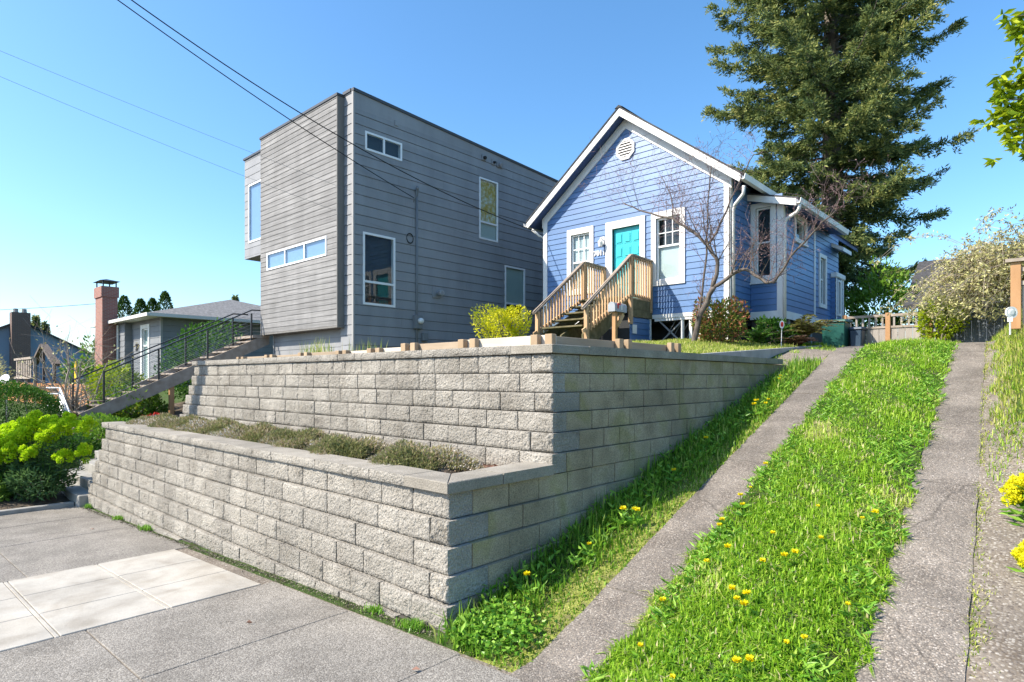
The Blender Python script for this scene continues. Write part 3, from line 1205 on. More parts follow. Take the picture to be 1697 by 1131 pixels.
# white trim: corner boards, water table, frieze boards under the rake
for x0 in (XL - .02, XR - .13):
    ppart('corner_board', 'white_trim', cot, FP, (x0, x0 + .15, .0, .035, 3.46, 6.62), bevel=.004)
part('corner_board', 'white_trim', cot, (XR - .01, XR + .025, YF - .035, YF + .12, 3.46, 6.66), bevel=.004)
ppart('water_table', 'white_trim', cot, FP, (XL, XR, 0, .03, 3.40, 3.498))
for sgn in (-1, 1):
    m = MB()
    e = XC + sgn * 2.86
    m.prism([(XC, YF - .036 - .002 * (sgn > 0), 8.78), (e, YF - .036 - .002 * (sgn > 0), 8.78 - SL * 2.86), (e, YF - .036 - .002 * (sgn > 0), 8.78 - SL * 2.86 - .27), (XC, YF - .036 - .002 * (sgn > 0), 8.51)], (0, .035, 0))
    m.build('frieze_board', M['white_trim'], cot)
# roof: two slopes, each with barge board, soffit, gutter
Y0, Y1 = YF - .34, 24.2
for sgn in (-1, 1):
    ex = 3.18
    top, bot = 8.95, 8.81
    m = MB()
    x1 = XC + sgn * ex
    m.prism([(XC, Y0 + .02, bot), (x1, Y0 + .02, bot - SL * ex), (x1, Y0 + .02, top - SL * ex), (XC, Y0 + .02, top)], (0, Y1 - Y0, 0))
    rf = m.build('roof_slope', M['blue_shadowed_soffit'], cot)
    m = MB()
    x2 = XC + sgn * (ex + .03)
    m.prism([(XC, Y0 - .03, top + .002), (x2, Y0 - .03, top + .002 - SL * (ex + .03)), (x2, Y0 - .03, top + .045 - SL * (ex + .03)), (XC, Y0 - .03, top + .045)], (0, Y1 - Y0 + .06, 0))
    m.build('shingles', M['roof_shingle'], rf)
    m = MB()
    yb = Y0 - .012 - .002 * (sgn > 0)
    m.prism([(XC, yb, top - .002), (x1, yb, top - .002 - SL * ex), (x1, yb, top - .2 - SL * ex), (XC, yb, top - .2)], (0, .03, 0))
    m.build('barge_board', M['white_trim'], rf)
    # gutter along the eave
    m = MB()
    zg = bot - SL * ex
    g = [(0, .12), (.0, -.0), (.10, -.0), (.13, .12), (.115, .12), (.09, .018), (.015, .018), (.015, .12)]
    m.prism([(x1 + sgn * (.005 + p[0]), Y0 - .02, zg + p[1] - .01) for p in g], (0, 2.6 if sgn > 0 else 10, 0))
    m.build('gutter', M['white_trim'], rf)
m = MB()
m.prism([(XC - .12, Y0 - .04, 8.95), (XC, Y0 - .04, 9.02), (XC + .12, Y0 - .04, 8.95)], (0, Y1 - Y0, 0))
m.build('ridge_cap', M['roof_shingle'], cot)
# downspout at the front right corner
m = MB()
m.tube([(-5.33, YF - .25, 6.25), (-5.36, YF - .2, 6.08), (-5.62, YF - .03, 5.92), (-5.69, YF + .04, 5.8), (-5.69, YF + .06, 3.1)], .038, 8)
m.build('downspout', M['white_trim'], cot, smooth=True)
m = MB()
m.tube([(-11.6, YF - .3, 6.28), (-11.50, YF - .1, 6.12), (-11.42, YF + .05, 6.05), (-11.42, YF + .05, 3.0)], .035, 8)
m.build('downspout', M['white_trim'], cot, smooth=True)
# front windows
window(cot, FP, -10.5, -9.59, 4.24, 6.11, trim=.13, fr=.045, rows=[.5], shade='blind_white', low_shade='blind_white', grid=(3, 2), head=.03)
window(cot, FP, -7.80, -6.87, 4.23, 6.11, trim=.13, fr=.045, rows=[.55], shade='room_dark', low_shade='blind_white', grid=(3, 2), head=.03)
# front door
d = MB()
FP.box(d, -9.19, -8.98, 0, .05, 3.84, 6.10)
FP.box(d, -8.13, -7.98, 0, .05, 3.84, 6.10)
FP.box(d, -8.98, -8.13, 0, .049, 5.90, 6.10)
door = d.build('door', M['white_trim'], cot)
d = MB()
FP.box(d, -8.978, -8.132, -.09, -.05, 3.86, 5.898)
d.build('door_leaf', M['turquoise'], door)
for i in range(3):
    for j in range(5):
        a, z = -8.94 + i * .265 + .02, 3.98 + j * .375
        p = MB()
        FP.box(p, a, a + .22, -.051, -.044, z, z + .30)
        FP.box(p, a + .035, a + .185, -.045, -.028, z + .04, z + .26)
        p.build('door_panel', M['turquoise'], door, bevel=.006)
d = MB()
d.lathe(FP.p(-8.22, -.05, 4.83), (0, -1, 0), [(0, .03), (.03, .012), (.05, .03), (.075, .028), (.08, .01)], 10)
d.build('door_knob', M['metal_grey'], door, smooth=True)
# octagonal gable vent with louvres
v = MB()
c, R1, R0 = (-8.57, 7.96), .30, .225
oc = [(math.cos(math.pi / 8 + k * math.pi / 4), math.sin(math.pi / 8 + k * math.pi / 4)) for k in range(8)]
for k in range(8):
    a, b = oc[k], oc[(k + 1) % 8]
    v.prism([FP.p(c[0] + a[0] * R0, 0, c[1] + a[1] * R0), FP.p(c[0] + a[0] * R1, 0, c[1] + a[1] * R1), FP.p(c[0] + b[0] * R1, 0, c[1] + b[1] * R1), FP.p(c[0] + b[0] * R0, 0, c[1] + b[1] * R0)], (0, -.05, 0))
vent = v.build('gable_vent', M['white_trim'], cot)
v = MB()
v.prism([FP.p(c[0] + a[0] * R0 * .99, .021, c[1] + a[1] * R0 * .99) for a in oc], (0, -.004, 0))
v.build('backing', M['black_paint'], vent)
for k in range(6):
    z = c[1] - .175 + k * .07
    hw = min(R0 * .93, R0 * 1.31 - abs(z - c[1]))
    v = MB()
    v.hexa([FP.p(c[0] - hw, .045, z - .018), FP.p(c[0] + hw, .045, z - .018), FP.p(c[0] + hw, .027, z + .018), FP.p(c[0] - hw, .027, z + .018),
            FP.p(c[0] - hw, .051, z - .014), FP.p(c[0] + hw, .051, z - .014), FP.p(c[0] + hw, .033, z + .022), FP.p(c[0] - hw, .033, z + .022)])
    v.build('louvre', M['white_trim'], vent)
# lamp beside the door, house number on its plate-less wall
l = MB()
FP.box(l, -9.34, -9.22, .02, .05, 5.52, 5.74)
l.tube([FP.p(-9.28, .04, 5.66), FP.p(-9.28, .14, 5.70), FP.p(-9.28, .15, 5.62)], .018, 8)
l.lathe(FP.p(-9.28, .15, 5.63), (0, 0, -1), [(0, .03), (.03, .065), (.06, .07), (.17, .05), (.18, .02)], 10)
l.build('porch_lamp', M['white_trim'], cot)
text_part('7011', 'white_trim', cot, FP, -9.39, .03, 5.31, .185, .012, bold=.008)
# open under-floor: sill beam, skirt posts, cross braces, dark crawl space
lat = MB()
FP.box(lat, -7.72, XR, -.08, .012, 3.33, 3.398)
lat.build('sill_beam', M['white_trim'], cot)
for x in (-7.0, -6.78, -6.55, XR - .12):
    ppart('skirt_post', 'white_trim', cot, FP, (x, x + .07, -.06, -.005, 2.5, 3.33))
for p, q in (((-7.68, 2.7), (-6.95, 3.33)), ((-7.6, 3.33), (-6.95, 2.72))):
    m = MB()
    m.bar(FP.p(p[0], -.05, p[1]), FP.p(q[0], -.05, q[1]), .03, .05, up=(0, -1, 0))
    m.build('brace', M['grey_trim'], cot)
# trellis of dark lattice set behind the braces
for k in range(9):
    m = MB()
    m.bar(FP.p(-7.7 + k * .2, -.12, 2.55), FP.p(-7.7 + k * .2 + .5, -.12, 3.33), .012, .03, up=(0, -1, 0))
    m.build('lattice_slat', M['conduit'], cot)

# side addition
AX, AY = -4.99, 15.17
AF, AS = front(AY), side(AX)
part('wall', 'room_dark', cot, (-6.2, AX - .15, AY + .15, 19.9, 3.2, 6.0))
SP = side(XR)
siding(cot, SP, YF + .12, AY, 3.5, 6.6, .152, 'blue_paint')
siding(cot, AF, XR + .02, AX, 3.52, 6.35, .152, 'blue_paint', [(-5.74, -5.13, 4.25, 6.2)])
siding(cot, AS, AY, 20.05, 3.52, 6.05, .152, 'blue_paint', [(15.98, 16.95, 5.35, 6.02), (18.05, 18.75, 3.85, 5.35)])
window(cot, AF, -5.74, -5.13, 4.25, 6.2, trim=.12, fr=.04, rows=[.5], shade='room_dark', sill=True)
window(cot, AS, 15.98, 16.95, 5.35, 6.02, trim=.09, fr=.04, shade='room_dark', sill=True)
window(cot, AS, 18.05, 18.75, 3.85, 5.35, trim=.1, fr=.04, rows=[.55], shade='room_dark')
ppart('corner_board', 'white_trim', cot, AF, (AX - .12, AX + .03, 0, .03, 3.0, 6.2), bevel=.004)
ppart('corner_board', 'white_trim', cot, AS, (AY - .002, AY + .12, 0, .032, 3.0, 6.05), bevel=.004)
ppart('corner_board', 'white_trim', cot, AS, (17.62, 17.72, 0, .03, 3.5, 6.0))
ppart('water_table', 'white_trim', cot, AF, (XR, AX - .12, 0, .03, 3.33, 3.52))
ppart('water_table', 'white_trim', cot, AS, (AY + .12, 20.05, 0, .03, 3.33, 3.52))
ppart('foundation', 'wall_core', cot, AF, (XR, AX, -.2, -.1, 2.4, 3.33))
ppart('foundation', 'wall_core', cot, AS, (AY, 20.0, -.2, -.1, 2.4, 3.33))
for a in (AY + .5, AY + 1.4, AY + 2.3):
    ppart('pier', 'concrete', cot, AS, (a, a + .12, -.1, -.02, 2.5, 3.33))
# its low roof with barge board, gutter and downspout
m = MB()
m.prism([(-6.1, 14.95, 6.38), (-4.62, 14.95, 5.98), (-4.62, 14.95, 6.10), (-6.1, 14.95, 6.50)], (0, 4.3, 0))
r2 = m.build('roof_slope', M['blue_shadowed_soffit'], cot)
m = MB()
m.prism([(-6.1, 14.92, 6.502), (-4.58, 14.92, 6.092), (-4.58, 14.92, 6.13), (-6.1, 14.92, 6.54)], (0, 4.35, 0))
m.build('shingles', M['roof_shingle'], r2)
m = MB()
m.prism([(-5.9, 14.925, 6.30), (-4.60, 14.925, 5.93), (-4.60, 14.925, 6.10), (-5.9, 14.925, 6.455)], (0, .024, 0))
m.build('barge_board', M['white_trim'], r2)
m = MB()
g = [(0, .12), (.0, -.0), (.10, -.0), (.13, .12), (.115, .12), (.09, .018), (.015, .018), (.015, .12)]
m.prism([(-4.612 + p[0], 14.9, 5.97 + p[1]) for p in g], (0, 4.3, 0))
m.build('gutter', M['white_trim'], r2)
m = MB()
m.tube([(-4.55, 15.0, 5.98), (-4.56, 15.0, 5.86), (-4.62, 15.05, 5.80), (-4.86, 15.10, 5.70), (-4.92, 15.11, 5.6), (-4.92, 15.11, 2.7)], .042, 8)
m.build('downspout', M['white_trim'], cot, smooth=True)
m = MB()
m.prism([(-4.99, 19.3, 5.72), (-4.66, 19.3, 5.55), (-4.66, 19.3, 5.66), (-4.99, 19.3, 5.84)], (0, .9, 0))
m.build('side_canopy', M['white_trim'], cot)
# small projecting bay near the back
BX, BY0, BY1 = -4.86, 19.25, 20.05
BF, BS = front(BY0), side(BX)
part('bay_wall', 'room_dark', cot, (AX, BX - .05, BY0 + .1, BY1, 2.6, 4.75))
siding(cot, BS, BY0, BY1, 2.7, 4.8, .152, 'blue_paint', [(19.40, 19.75, 3.7, 4.75)])
siding(cot, BF, AX, BX, 2.7, 4.8, .152, 'blue_paint')
window(cot, BS, 19.40, 19.75, 3.7, 4.75, trim=.06, fr=.035, shade='blind_white')
for a in (19.25, 19.80, 19.98):
    ppart('bay_trim', 'white_trim', cot, BS, (a, a + .08, 0, .03, 2.7, 4.8))
ppart('bay_cap', 'white_trim', cot, BS, (BY0 - .06, BY1 + .05, -.12, .07, 4.80, 4.95), bevel=.02)

# ------------------------------------------------------------------ wooden entry stairs
st = thing('entry_stairs', (-8.5, 11.0, 2.85), 'wooden entry stairs with slatted railings climbing to the turquoise door', 'stairs')
SXL, SXR = -9.2, -7.79
zb, zt = 2.88, 3.86
y_b, y_t = 11.0, 12.82
n = 5
for i in range(n):
    z = zb + (zt - zb) * (i + 1) / n - .04
    y = y_b + (y_t - y_b) * i / n
    part('tread', 'mossy_wood', st, (SXL + .12, SXR - .12, y, y + .17, z, z + .038), (SXL + .12, SXR - .12, y + .178, y + .345, z, z + .038), bevel=.005)
for x in (SXL + .06, SXR - .1, (SXL + SXR) / 2):
    m = MB()
    m.prism([(x, y_b - .05, 2.5), (x, y_b + .1, 2.5), (x, y_t + .05, 3.55), (x, y_t + .05, 3.80), (x, y_b - .05, 2.86)], (.04, 0, 0))
    m.build('stringer', M['mossy_wood'], st)
for k in range(9):
    y = y_t + .005 + k * .121
    part('deck_board', 'rail_wood', st, (SXL - .02, SXR + .02, y, y + .115, zt - .035, zt), bevel=.004)
part('rim_board', 'mossy_wood', st, (SXR - .02, SXR + .018, y_t, YF - .03, 3.58, zt - .036))
part('rim_board', 'mossy_wood', st, (SXR - .02, SXR + .019, y_t, YF - .03, 3.40, 3.575))
part('rim_board', 'mossy_wood', st, (SXL + .1, SXR - .1, y_t - .035, y_t, 3.58, zt - .036))
skp = side(SXR - .03)
part('skirt_core', 'room_dark', st, (SXL + .2, SXR - .06, y_t + .1, YF - .02, 2.6, 3.4))
siding(st, skp, y_t + .05, YF - .05, 2.5, 3.38, .152, 'blue_paint', name='skirt_board')
part('skirt_corner', 'white_trim', st, (SXR - .05, SXR, YF - .1, YF - .04, 2.7, 3.39))
part('permit_card', 'white_trim', st, (SXR - .004, SXR + .004, y_t + .12, y_t + .32, 2.98, 3.2))
for x in (SXL, SXR):
    o = .045
    # posts
    for y, z0, z1 in ((y_b, 2.45, 3.46), (y_t + .03, 3.2, 4.88), (YF - .1, 3.55, 4.80)):
        part('post', 'rail_wood', st, (x - o, x + o, y - o, y + o, z0, z1), bevel=.004)
    # rails: sloping and level, under a flat cap
    for dz0, dz1, w, h, nm, mt in ((.57, 1.0, .09, .035, 'handrail', 'top_rail_wood'), (.53, .955, .035, .085, 'rail', 'top_rail_wood'), (.03, .02, .035, .085, 'rail', 'rail_wood')):
        m = MB()
        m.bar((x, y_b - .15, 2.88 + dz0 - .05 * (nm == 'handrail')), (x, y_t + .04, 3.90 + dz1), w, h)
        m.build(nm, M[mt], st)
        m = MB()
        m.bar((x, y_t + .06, 3.90 + dz1 + .002), (x, YF - .04, 3.90 + dz1 - .02), w, h)
        m.build(nm, M[mt], st)
    nb = 15
    for i in range(nb):
        t = (i + .5) / nb
        y = y_b + .06 + (y_t - y_b - .10) * t
        z0 = 2.88 + .0 + (3.90 - 2.88 + 0) * (y - y_b) / (y_t - y_b)
        part('baluster', 'rail_wood', st, (x + .02, x + .055, y - .018, y + .018, z0 - .0, z0 + .55 + .4 * (y - y_b) / (y_t - y_b)))
    for i in range(8):
        y = y_t + .12 + i * .112
        part('baluster', 'rail_wood', st, (x + .02, x + .055, y - .018, y + .018, 3.88, 4.84))

# mailbox on its post
mbx = thing('mailbox', (-7.42, 11.75, 2.8), 'grey metal mailbox on an orange-brown wooden post beside the stairs', 'mailbox')
MX, MY = -7.25, 11.30
mbx.location = (MX, MY, 2.7)
part('post', 'orange_wood', mbx, (MX - .045, MX + .045, MY - .045, MY + .045, 2.35, 3.33), bevel=.006)
m = MB()
m.bar((MX, MY + .05, 3.02), (MX, MY + .30, 3.30), .085, .085)
m.build('brace', M['rail_wood'], mbx)
m = MB()
pr = [(-.085, 0), (.085, 0), (.085, .12)] + [(.085 * math.cos(a), .12 + .085 * math.sin(a)) for a in np.linspace(.25, math.pi - .25, 8)] + [(-.085, .12)]
m.prism([(MX + p[0], MY - .12, 3.335 + p[1]) for p in pr], (0, .48, 0))
body = m.build('body', M['metal_grey'], mbx)
m = MB()
m.prism([(MX + p[0] * 1.06, MY - .135, 3.333 + p[1] * 1.03) for p in pr], (0, .03, 0))
m.build('door', M['metal_grey'], mbx)
part('flag', 'red_plastic', mbx, (MX + .086, MX + .092, MY - .02, MY + .02, 3.40, 3.52), (MX + .086, MX + .093, MY + .02, MY + .10, 3.48, 3.52))
part('sticker', 'white_trim', mbx, (MX + .086, MX + .089, MY + .12, MY + .17, 3.38, 3.48))

# ------------------------------------------------------------------ grey modern house
GX, GY = -14.0, 9.07
grey = thing('modern_house', (GX, GY, 2.2), 'tall flat-roofed grey house with weathered cedar box on its front', 'house')
gs, gf = side(GX), front(GY)
ztop = lambda y: 9.58 - .04 * (y - GY)
m = MB()
m.prism([(GX - .15, GY + .15, 1.5), (GX - .15, 19.8, 1.5), (GX - .15, 19.8, ztop(19.8) - .05), (GX - .15, GY + .15, ztop(GY) - .05)], (-4.7, 0, 0))
m.build('wall', M['room_dark'], grey)
gh = [(9.42, 10.66, 8.09, 8.60), (13.76, 14.64, 6.42, 8.43), (9.35, 10.42, 3.88, 5.85), (14.98, 16.02, 3.9, 5.72)]
siding(grey, gs, GY, 20.0, 1.96, 9.12, .27, 'grey_board', gh, cut=3.66, tb=.02, tt=.006, gap=.009)
for k, (zz0, zz1) in enumerate(((9.12, 9.56),)):
    m = MB()
    m.prism([gs.p(GY, -.004, zz0), gs.p(20.0, -.004, zz0), gs.p(20.0, -.004, ztop(20.0)), gs.p(GY, -.004, ztop(GY))], (.018, 0, 0))
    m.build('board', M['grey_board'], grey)
siding(grey, gf, -14.6, GX, 1.96, 9.58, .27, 'grey_board', tb=.02, tt=.006, gap=.009)
part('corner_board', 'grey_trim', grey, (GX - .06, GX + .022, GY - .024, GY + .03, 1.9, 9.56), bevel=.003)
window(grey, gs, 9.42, 10.66, 8.09, 8.60, fr=.055, cols=[.5], shade='room_dark')
window(grey, gs, 13.76, 14.64, 6.42, 8.43, fr=.055, rows=[.27], shade='blind_gold', low_shade='blind_sage')
window(grey, gs, 9.35, 10.42, 3.88, 5.85, fr=.06, rows=[.31], shade='room_dark', low_shade='room_dark')
window(grey, gs, 14.98, 16.02, 3.9, 5.72, fr=.06, rows=[.28], shade='blind_sage', low_shade='room_dark')
# parapet flashing
m = MB()
m.prism([gs.p(GY - .03, .05, ztop(GY) + .06), gs.p(20.0, .05, ztop(20) + .06), gs.p(20.0, .05, ztop(20) - .02), gs.p(GY - .03, .05, ztop(GY) - .02)], (-.12, 0, 0))
m.build('parapet_cap', M['flashing'], grey)
part('parapet_cap', 'flashing', grey, (-14.46, GX - .08, GY - .05, GY + .06, 9.565, 9.645))
# cedar box
bx0, bx1, bz0, bz1, by = -18.95, -14.44, 3.30, 9.50, 8.86
bf = front(by)
part('box_wall', 'room_dark', grey, (bx0 + .06, bx1 - .06, by + .12, GY + .2, bz0 + .06, bz1 - .04))
bh = [(-18.5, -14.97, 5.26, 5.80)]
siding(grey, bf, bx0, bx1, bz0, bz1, .15, 'cedar_grey', bh, tb=.018, tt=.007, name='cedar_board')
siding(grey, side(bx1), by + .002, GY + .01, bz0, bz1, 6.3, 'cedar_edge', tb=.012, tt=.012, name='box_side')
part('box_edge', 'cedar_edge', grey, (bx1 - .02, bx1 + .016, by - .022, by + .03, bz0 - .02, bz1), bevel=.004)
part('box_soffit', 'cedar_edge', grey, (bx0, bx1 + .01, by - .02, GY + .1, bz0 - .05, bz0 - .002))
part('parapet_cap', 'flashing', grey, (bx0 - .03, bx1 + .03, by - .04, GY + .3, bz1 + .002, bz1 + .07))
window(grey, bf, -18.5, -14.97, 5.26, 5.80, fr=.055, cols=[.325, .66], shade='blind_white', glass='glass_sky', depth=.11)
# the wall below the box and the upper bay at its left
rf_ = front(GY + .12)
part('base_wall', 'room_dark', grey, (-18.7, GX - .2, GY + .3, GY + .6, 1.2, 3.4))
siding(grey, rf_, -18.72, -14.6, 1.4, 3.28, .27, 'grey_board', tb=.016, tt=.006)
part('corner_board', 'grey_trim', grey, (-18.76, -18.68, GY + .095, GY + .2, 1.4, 3.26))
part('bay_wall', 'room_dark', grey, (-20.45, bx0 + .1, GY + .15, 12.5, 6.1, 9.25))
part('bay_wall', 'grey_board', grey, (-20.57, -20.45, GY + .02, 12.5, 5.98, 9.28))
siding(grey, gf, -20.58, bx0 + .2, 5.98, 9.28, .27, 'grey_board', [(-20.27, -19.25, 6.42, 8.38)], tb=.016, tt=.006)
window(grey, gf, -20.27, -19.25, 6.42, 8.38, fr=.06, shade='blind_white', glass='glass_sky')
part('bay_soffit', 'grey_board', grey, (-20.58, bx0 + .2, GY - .016, 12.5, 5.92, 5.978))
part('parapet_cap', 'flashing', grey, (-20.63, bx0, GY - .05, 12.6, 9.282, 9.35))
# services on the side wall
m = MB()
m.tube([(GX + .05, 11.17, 1.9), (GX + .05, 11.17, 7.25)], .028, 10)
m.build('conduit', M['conduit'], grey, smooth=True)
m = MB()
m.tube([(GX + .05, 11.17, 7.2), (GX + .06, 11.17, 7.36), (GX + .14, 11.12, 7.42), (GX + .20, 11.06, 7.36)], [.03, .045, .05, .035], 10)
m.build('weatherhead', M['conduit'], grey, smooth=True)
for k in range(3):
    m = MB()
    m.tube([(GX + .18, 11.07, 7.37), (GX + .2, 11.06 - .02 * k, 7.15), (GX + .14, 10.98, 7.0 - .02 * k), (GX + .26, 10.9, 7.04 + .01 * k)], .008, 5)
    m.build('drip_loop', M['conduit'], grey)
part('meter_box', 'conduit', grey, (GX + .02, GX + .15, 11.05, 11.32, 3.32, 3.72), bevel=.01)
m = MB()
m.lathe((GX + .15, 11.22, 3.55), (1, 0, 0), [(0, .09), (.05, .088), (.09, .07), (.1, .02)], 14)
m.build('meter', M['lamp_glass'], grey, smooth=True)
part('junction_box', 'conduit', grey, (GX + .02, GX + .12, 11.35, 11.55, 2.98, 3.22), bevel=.01)
part('vent_plate', 'grey_board', grey, (GX + .012, GX + .04, 11.78, 12.10, 4.3, 4.62), bevel=.006)
m = MB()
m.lathe((GX + .04, 11.98, 4.44), (1, 0, 0), [(0, .06), (.10, .06), (.10, .095), (.2, .095), (.21, .07)], 14)
m.build('vent_cowl', M['metal_grey'], grey)
for y, z, w in ((13.95, 9.08, .18), (14.4, 9.05, .13), (14.7, 9.04, .26)):
    part('vent_plate', 'grey_board', grey, (GX + .012, GX + .06, y - w / 2, y + w / 2, z - .09, z + .09), bevel=.006)
    m = MB()
    m.lathe((GX + .06, y, z), (1, 0, -.3), [(0, w * .3), (.06, w * .32), (.08, w * .25)], 10)
    m.build('vent_cowl', M['black_paint' if w < .2 else 'grey_board'], grey)
part('vent_plate', 'grey_board', grey, (GX + .012, GX + .04, 10.4, 10.52, 9.05, 9.19))
m = MB()
for k in range(3):
    m.tube([(GX + .04, 10.93 + .12 * math.cos(a), 5.92 + .14 * math.sin(a) + .01 * k) for a in np.linspace(0, 2 * math.pi, 14)], .009, 5)
m.build('cable_coil', M['dark_rubber'], grey)


# ------------------------------------------------------------------ timber edging behind the upper wall
edge = thing('timber_edging', (-4.1, 5.0, 2.15), 'low plank edging with paired stakes along the top of the upper wall', 'edging')
stakes = [-4.06, -5.21, -6.33, -7.11, -7.94, -9.07, -10.25, -11.4]
tops = [2.345, 2.345, 2.34, 2.30, 2.295, 2.295, 2.29, 2.28]
for x, z in zip(stakes, tops):
    for dx in (-.12, .08):
        part('stake', 'new_wood', edge, (x + dx - .05, x + dx + .05, 4.93, 5.0, 2.0, z), bevel=.005)
for i in range(len(stakes) - 1):
    z = min(tops[i], tops[i + 1]) - .004
    mt = 'plank_pale' if i in (0, 2, 3) else 'plank_brown'
    part('plank', mt, edge, (stakes[i + 1] - .1, stakes[i] + .1, 5.006 + .003 * (i % 2), 5.045 + .003 * (i % 2), 2.02, z - .01 * (i % 2)), bevel=.004)
for i, y in enumerate((6.38, 7.68)):
    for dy in (-.1, .1):
        part('stake', 'new_wood', edge, (-4.0, -3.93, y + dy - .045, y + dy + .045, 2.0, 2.355 + .01 * i), bevel=.005)
part('plank', 'plank_brown', edge, (-4.045, -4.006, 5.06, 6.4, 2.02, 2.33), bevel=.004)
part('plank', 'plank_brown', edge, (-4.049, -4.010, 6.41, 7.75, 2.02, 2.335), bevel=.004)

# concrete edging between the lawn and the drive
kb = thing('lawn_kerb', (-4.2, 8.0, 2.1), 'grey kerb edging the front lawn beside the gravel', 'kerb')
for a, b in zip((8.0, 10.4, 12.8), (10.39, 12.79, 15.2)):
    zf = lambda y: 2.205 + (y - 8) * .061
    m = MB()
    m.hexa([(-4.24, a, zf(a) - .18), (-4.12, a, zf(a) - .18), (-4.12, b, zf(b) - .18), (-4.24, b, zf(b) - .18),
            (-4.24, a, zf(a)), (-4.12, a, zf(a)), (-4.12, b, zf(b)), (-4.24, b, zf(b))])
    m.build('kerb_length', M['kerb_grey'], kb, bevel=.006)

# ------------------------------------------------------------------ left side: concrete steps, kerb, neighbour's stairs
cs = thing('concrete_steps', (-13.6, 2.9, -.45), 'shaded concrete steps climbing beside the left end of the lower wall', 'steps')
for i in range(8):
    z = -.40 + .175 * (i + 1)
    y = 2.75 + .28 * i
    part('step', 'concrete', cs, (-15.6, -12.98, y, y + .30, z - .5, z), bevel=.012)
bk = thing('bed_kerb', (-13.25, 1, -.45), 'low concrete kerb at the edge of the euphorbia bed', 'kerb')
part('kerb_length', 'concrete', bk, (-13.36, -13.22, -1.4, .8, -.7, -.36), bevel=.01)
part('kerb_length', 'concrete', bk, (-13.36, -13.22, .81, 2.74, -.7, -.365), bevel=.01)
bedm = MB()
nb_ = 14
pts = []
for i in range(nb_ + 1):
    for j in range(11):
        x = -13.36 - 6 * i / nb_
        y = -1.4 + 4.2 * j / 10
        pts.append((x, y, -.40 + .1 * math.sin(i * 1.3) * math.sin(j) * .3 + .12 * min(1, i / 3)))
bedm.v = pts
bedm.f = [(i * 11 + j, i * 11 + j + 1, (i + 1) * 11 + j + 1, (i + 1) * 11 + j) for i in range(nb_) for j in range(10)]
tag(bedm.build('planting_bed', M['soil'], None), kind='structure')

ns = thing('timber_stairs', (-19.5, 4.0, .6), 'straight timber stairs with cable railing rising to the grey house', 'stairs')
A_, B_ = (4.0, .83), (8.86, 3.10)
nz = lambda y: A_[1] + (B_[1] - A_[1]) * (y - A_[0]) / (B_[0] - A_[0])
for x in (-19.04, -20.24):
    m = MB()
    m.prism([(x, A_[0], A_[1] + .10), (x, B_[0] + .3, B_[1] + .10 + .14), (x, B_[0] + .3, B_[1] - .26 + .14), (x, A_[0] + .4, A_[1] - .09)], (.05, 0, 0))
    m.build('stringer', M['weathered'], ns)
for i in range(13):
    y = A_[0] + .1 + (B_[0] - A_[0]) * i / 13
    z = nz(y) + .06
    part('tread', 'weathered', ns, (-20.18, -19.05, y, y + .36, z, z + .045))
part('landing', 'weathered', ns, (-20.3, -18.97, 8.6, 9.06, 3.16, 3.24))
for y, z0 in ((6.27, .5), (8.15, .9)):
    part('support_post', 'orange_wood', ns, (-19.12, -19.0, y - .06, y + .06, z0, nz(y) - .05), bevel=.005)
for x in (-19.05, -20.2):
    k0, k1 = (4.6, 8.6) if x > -19.5 else (4.15, 8.5)
    m = MB()
    m.bar((x, k0, nz(k0) + .93), (x, k1, nz(k1) + 1.06), .05, .035)
    m.bar((x, k1, nz(k1) + 1.065), (x, 9.0, nz(k1) + 1.08), .05, .035)
    m.build('handrail', M['black_metal'], ns)
    for y in np.linspace(k0, k1, 4):
        part('rail_post', 'black_metal', ns, (x - .022, x + .022, y - .022, y + .022, nz(y) + .02, nz(y) + .93 + .03))
    for c in range(8):
        m = MB()
        m.tube([(x, k0, nz(k0) + .14 + c * .1), (x, k1, nz(k1) + .16 + c * .112), (x, 9.0, nz(k1) + .18 + c * .112)], .005, 5)
        m.build('cable', M['metal_grey'], ns)

# short white metal handrail further left
hr = thing('white_handrail', (-19.9, 3.0, .2), 'pale metal handrail leaning down between the shrubs at far left', 'handrail')
for k in range(4):
    m = MB()
    m.tube([(-20.1, 3.55, 1.62 - .16 * k), (-19.64, 3.75, 1.62 - .16 * k), (-18.46, 3.75, .92 - .16 * k)], .022, 6)
    m.build('rail', M['metal_white'], hr)
for p in ((-19.64, 3.75, 1.62), (-18.46, 3.75, .92)):
    m = MB()
    m.tube([(p[0], p[1], p[2] - 1.2), p], .024, 6)
    m.build('rail_post', M['metal_white'], hr)

# ------------------------------------------------------------------ neighbour's low house with brick chimney
nh = thing('low_house', (-31, 9, 1.4), 'low grey house with hipped shingle roof behind the timber stairs', 'house')
NF, NA, NS = front(9.0), front(8.69), side(-28.6)
part('wall', 'room_dark', nh, (-36.4, -28.75, 9.15, 19, .8, 4.5), (-36.4, -32.65, 8.85, 9.3, .8, 4.5))
siding(nh, NF, -32.5, -28.6, 1.3, 4.52, .26, 'neighbor_board', [(-31.2, -30.0, 1.6, 4.30)])
siding(nh, NA, -36.5, -32.5, 1.3, 4.52, .26, 'neighbor_board')
siding(nh, side(-32.5), 8.69, 9.0, 1.3, 4.52, .26, 'neighbor_board')
siding(nh, NS, 9.0, 19.0, 1.3, 4.52, .26, 'neighbor_board')
part('corner_board', 'grey_trim', nh, (-28.66, -28.57, 8.97, 9.06, 1.3, 4.5))
window(nh, NF, -31.2, -30.0, 1.6, 4.30, trim=.18, fr=.06, rows=[.68], shade='blind_sage')
text_part('29', 'black_paint', nh, NF, -31.7, .035, 3.3, .42, .01, bold=.012)
roof = MB()
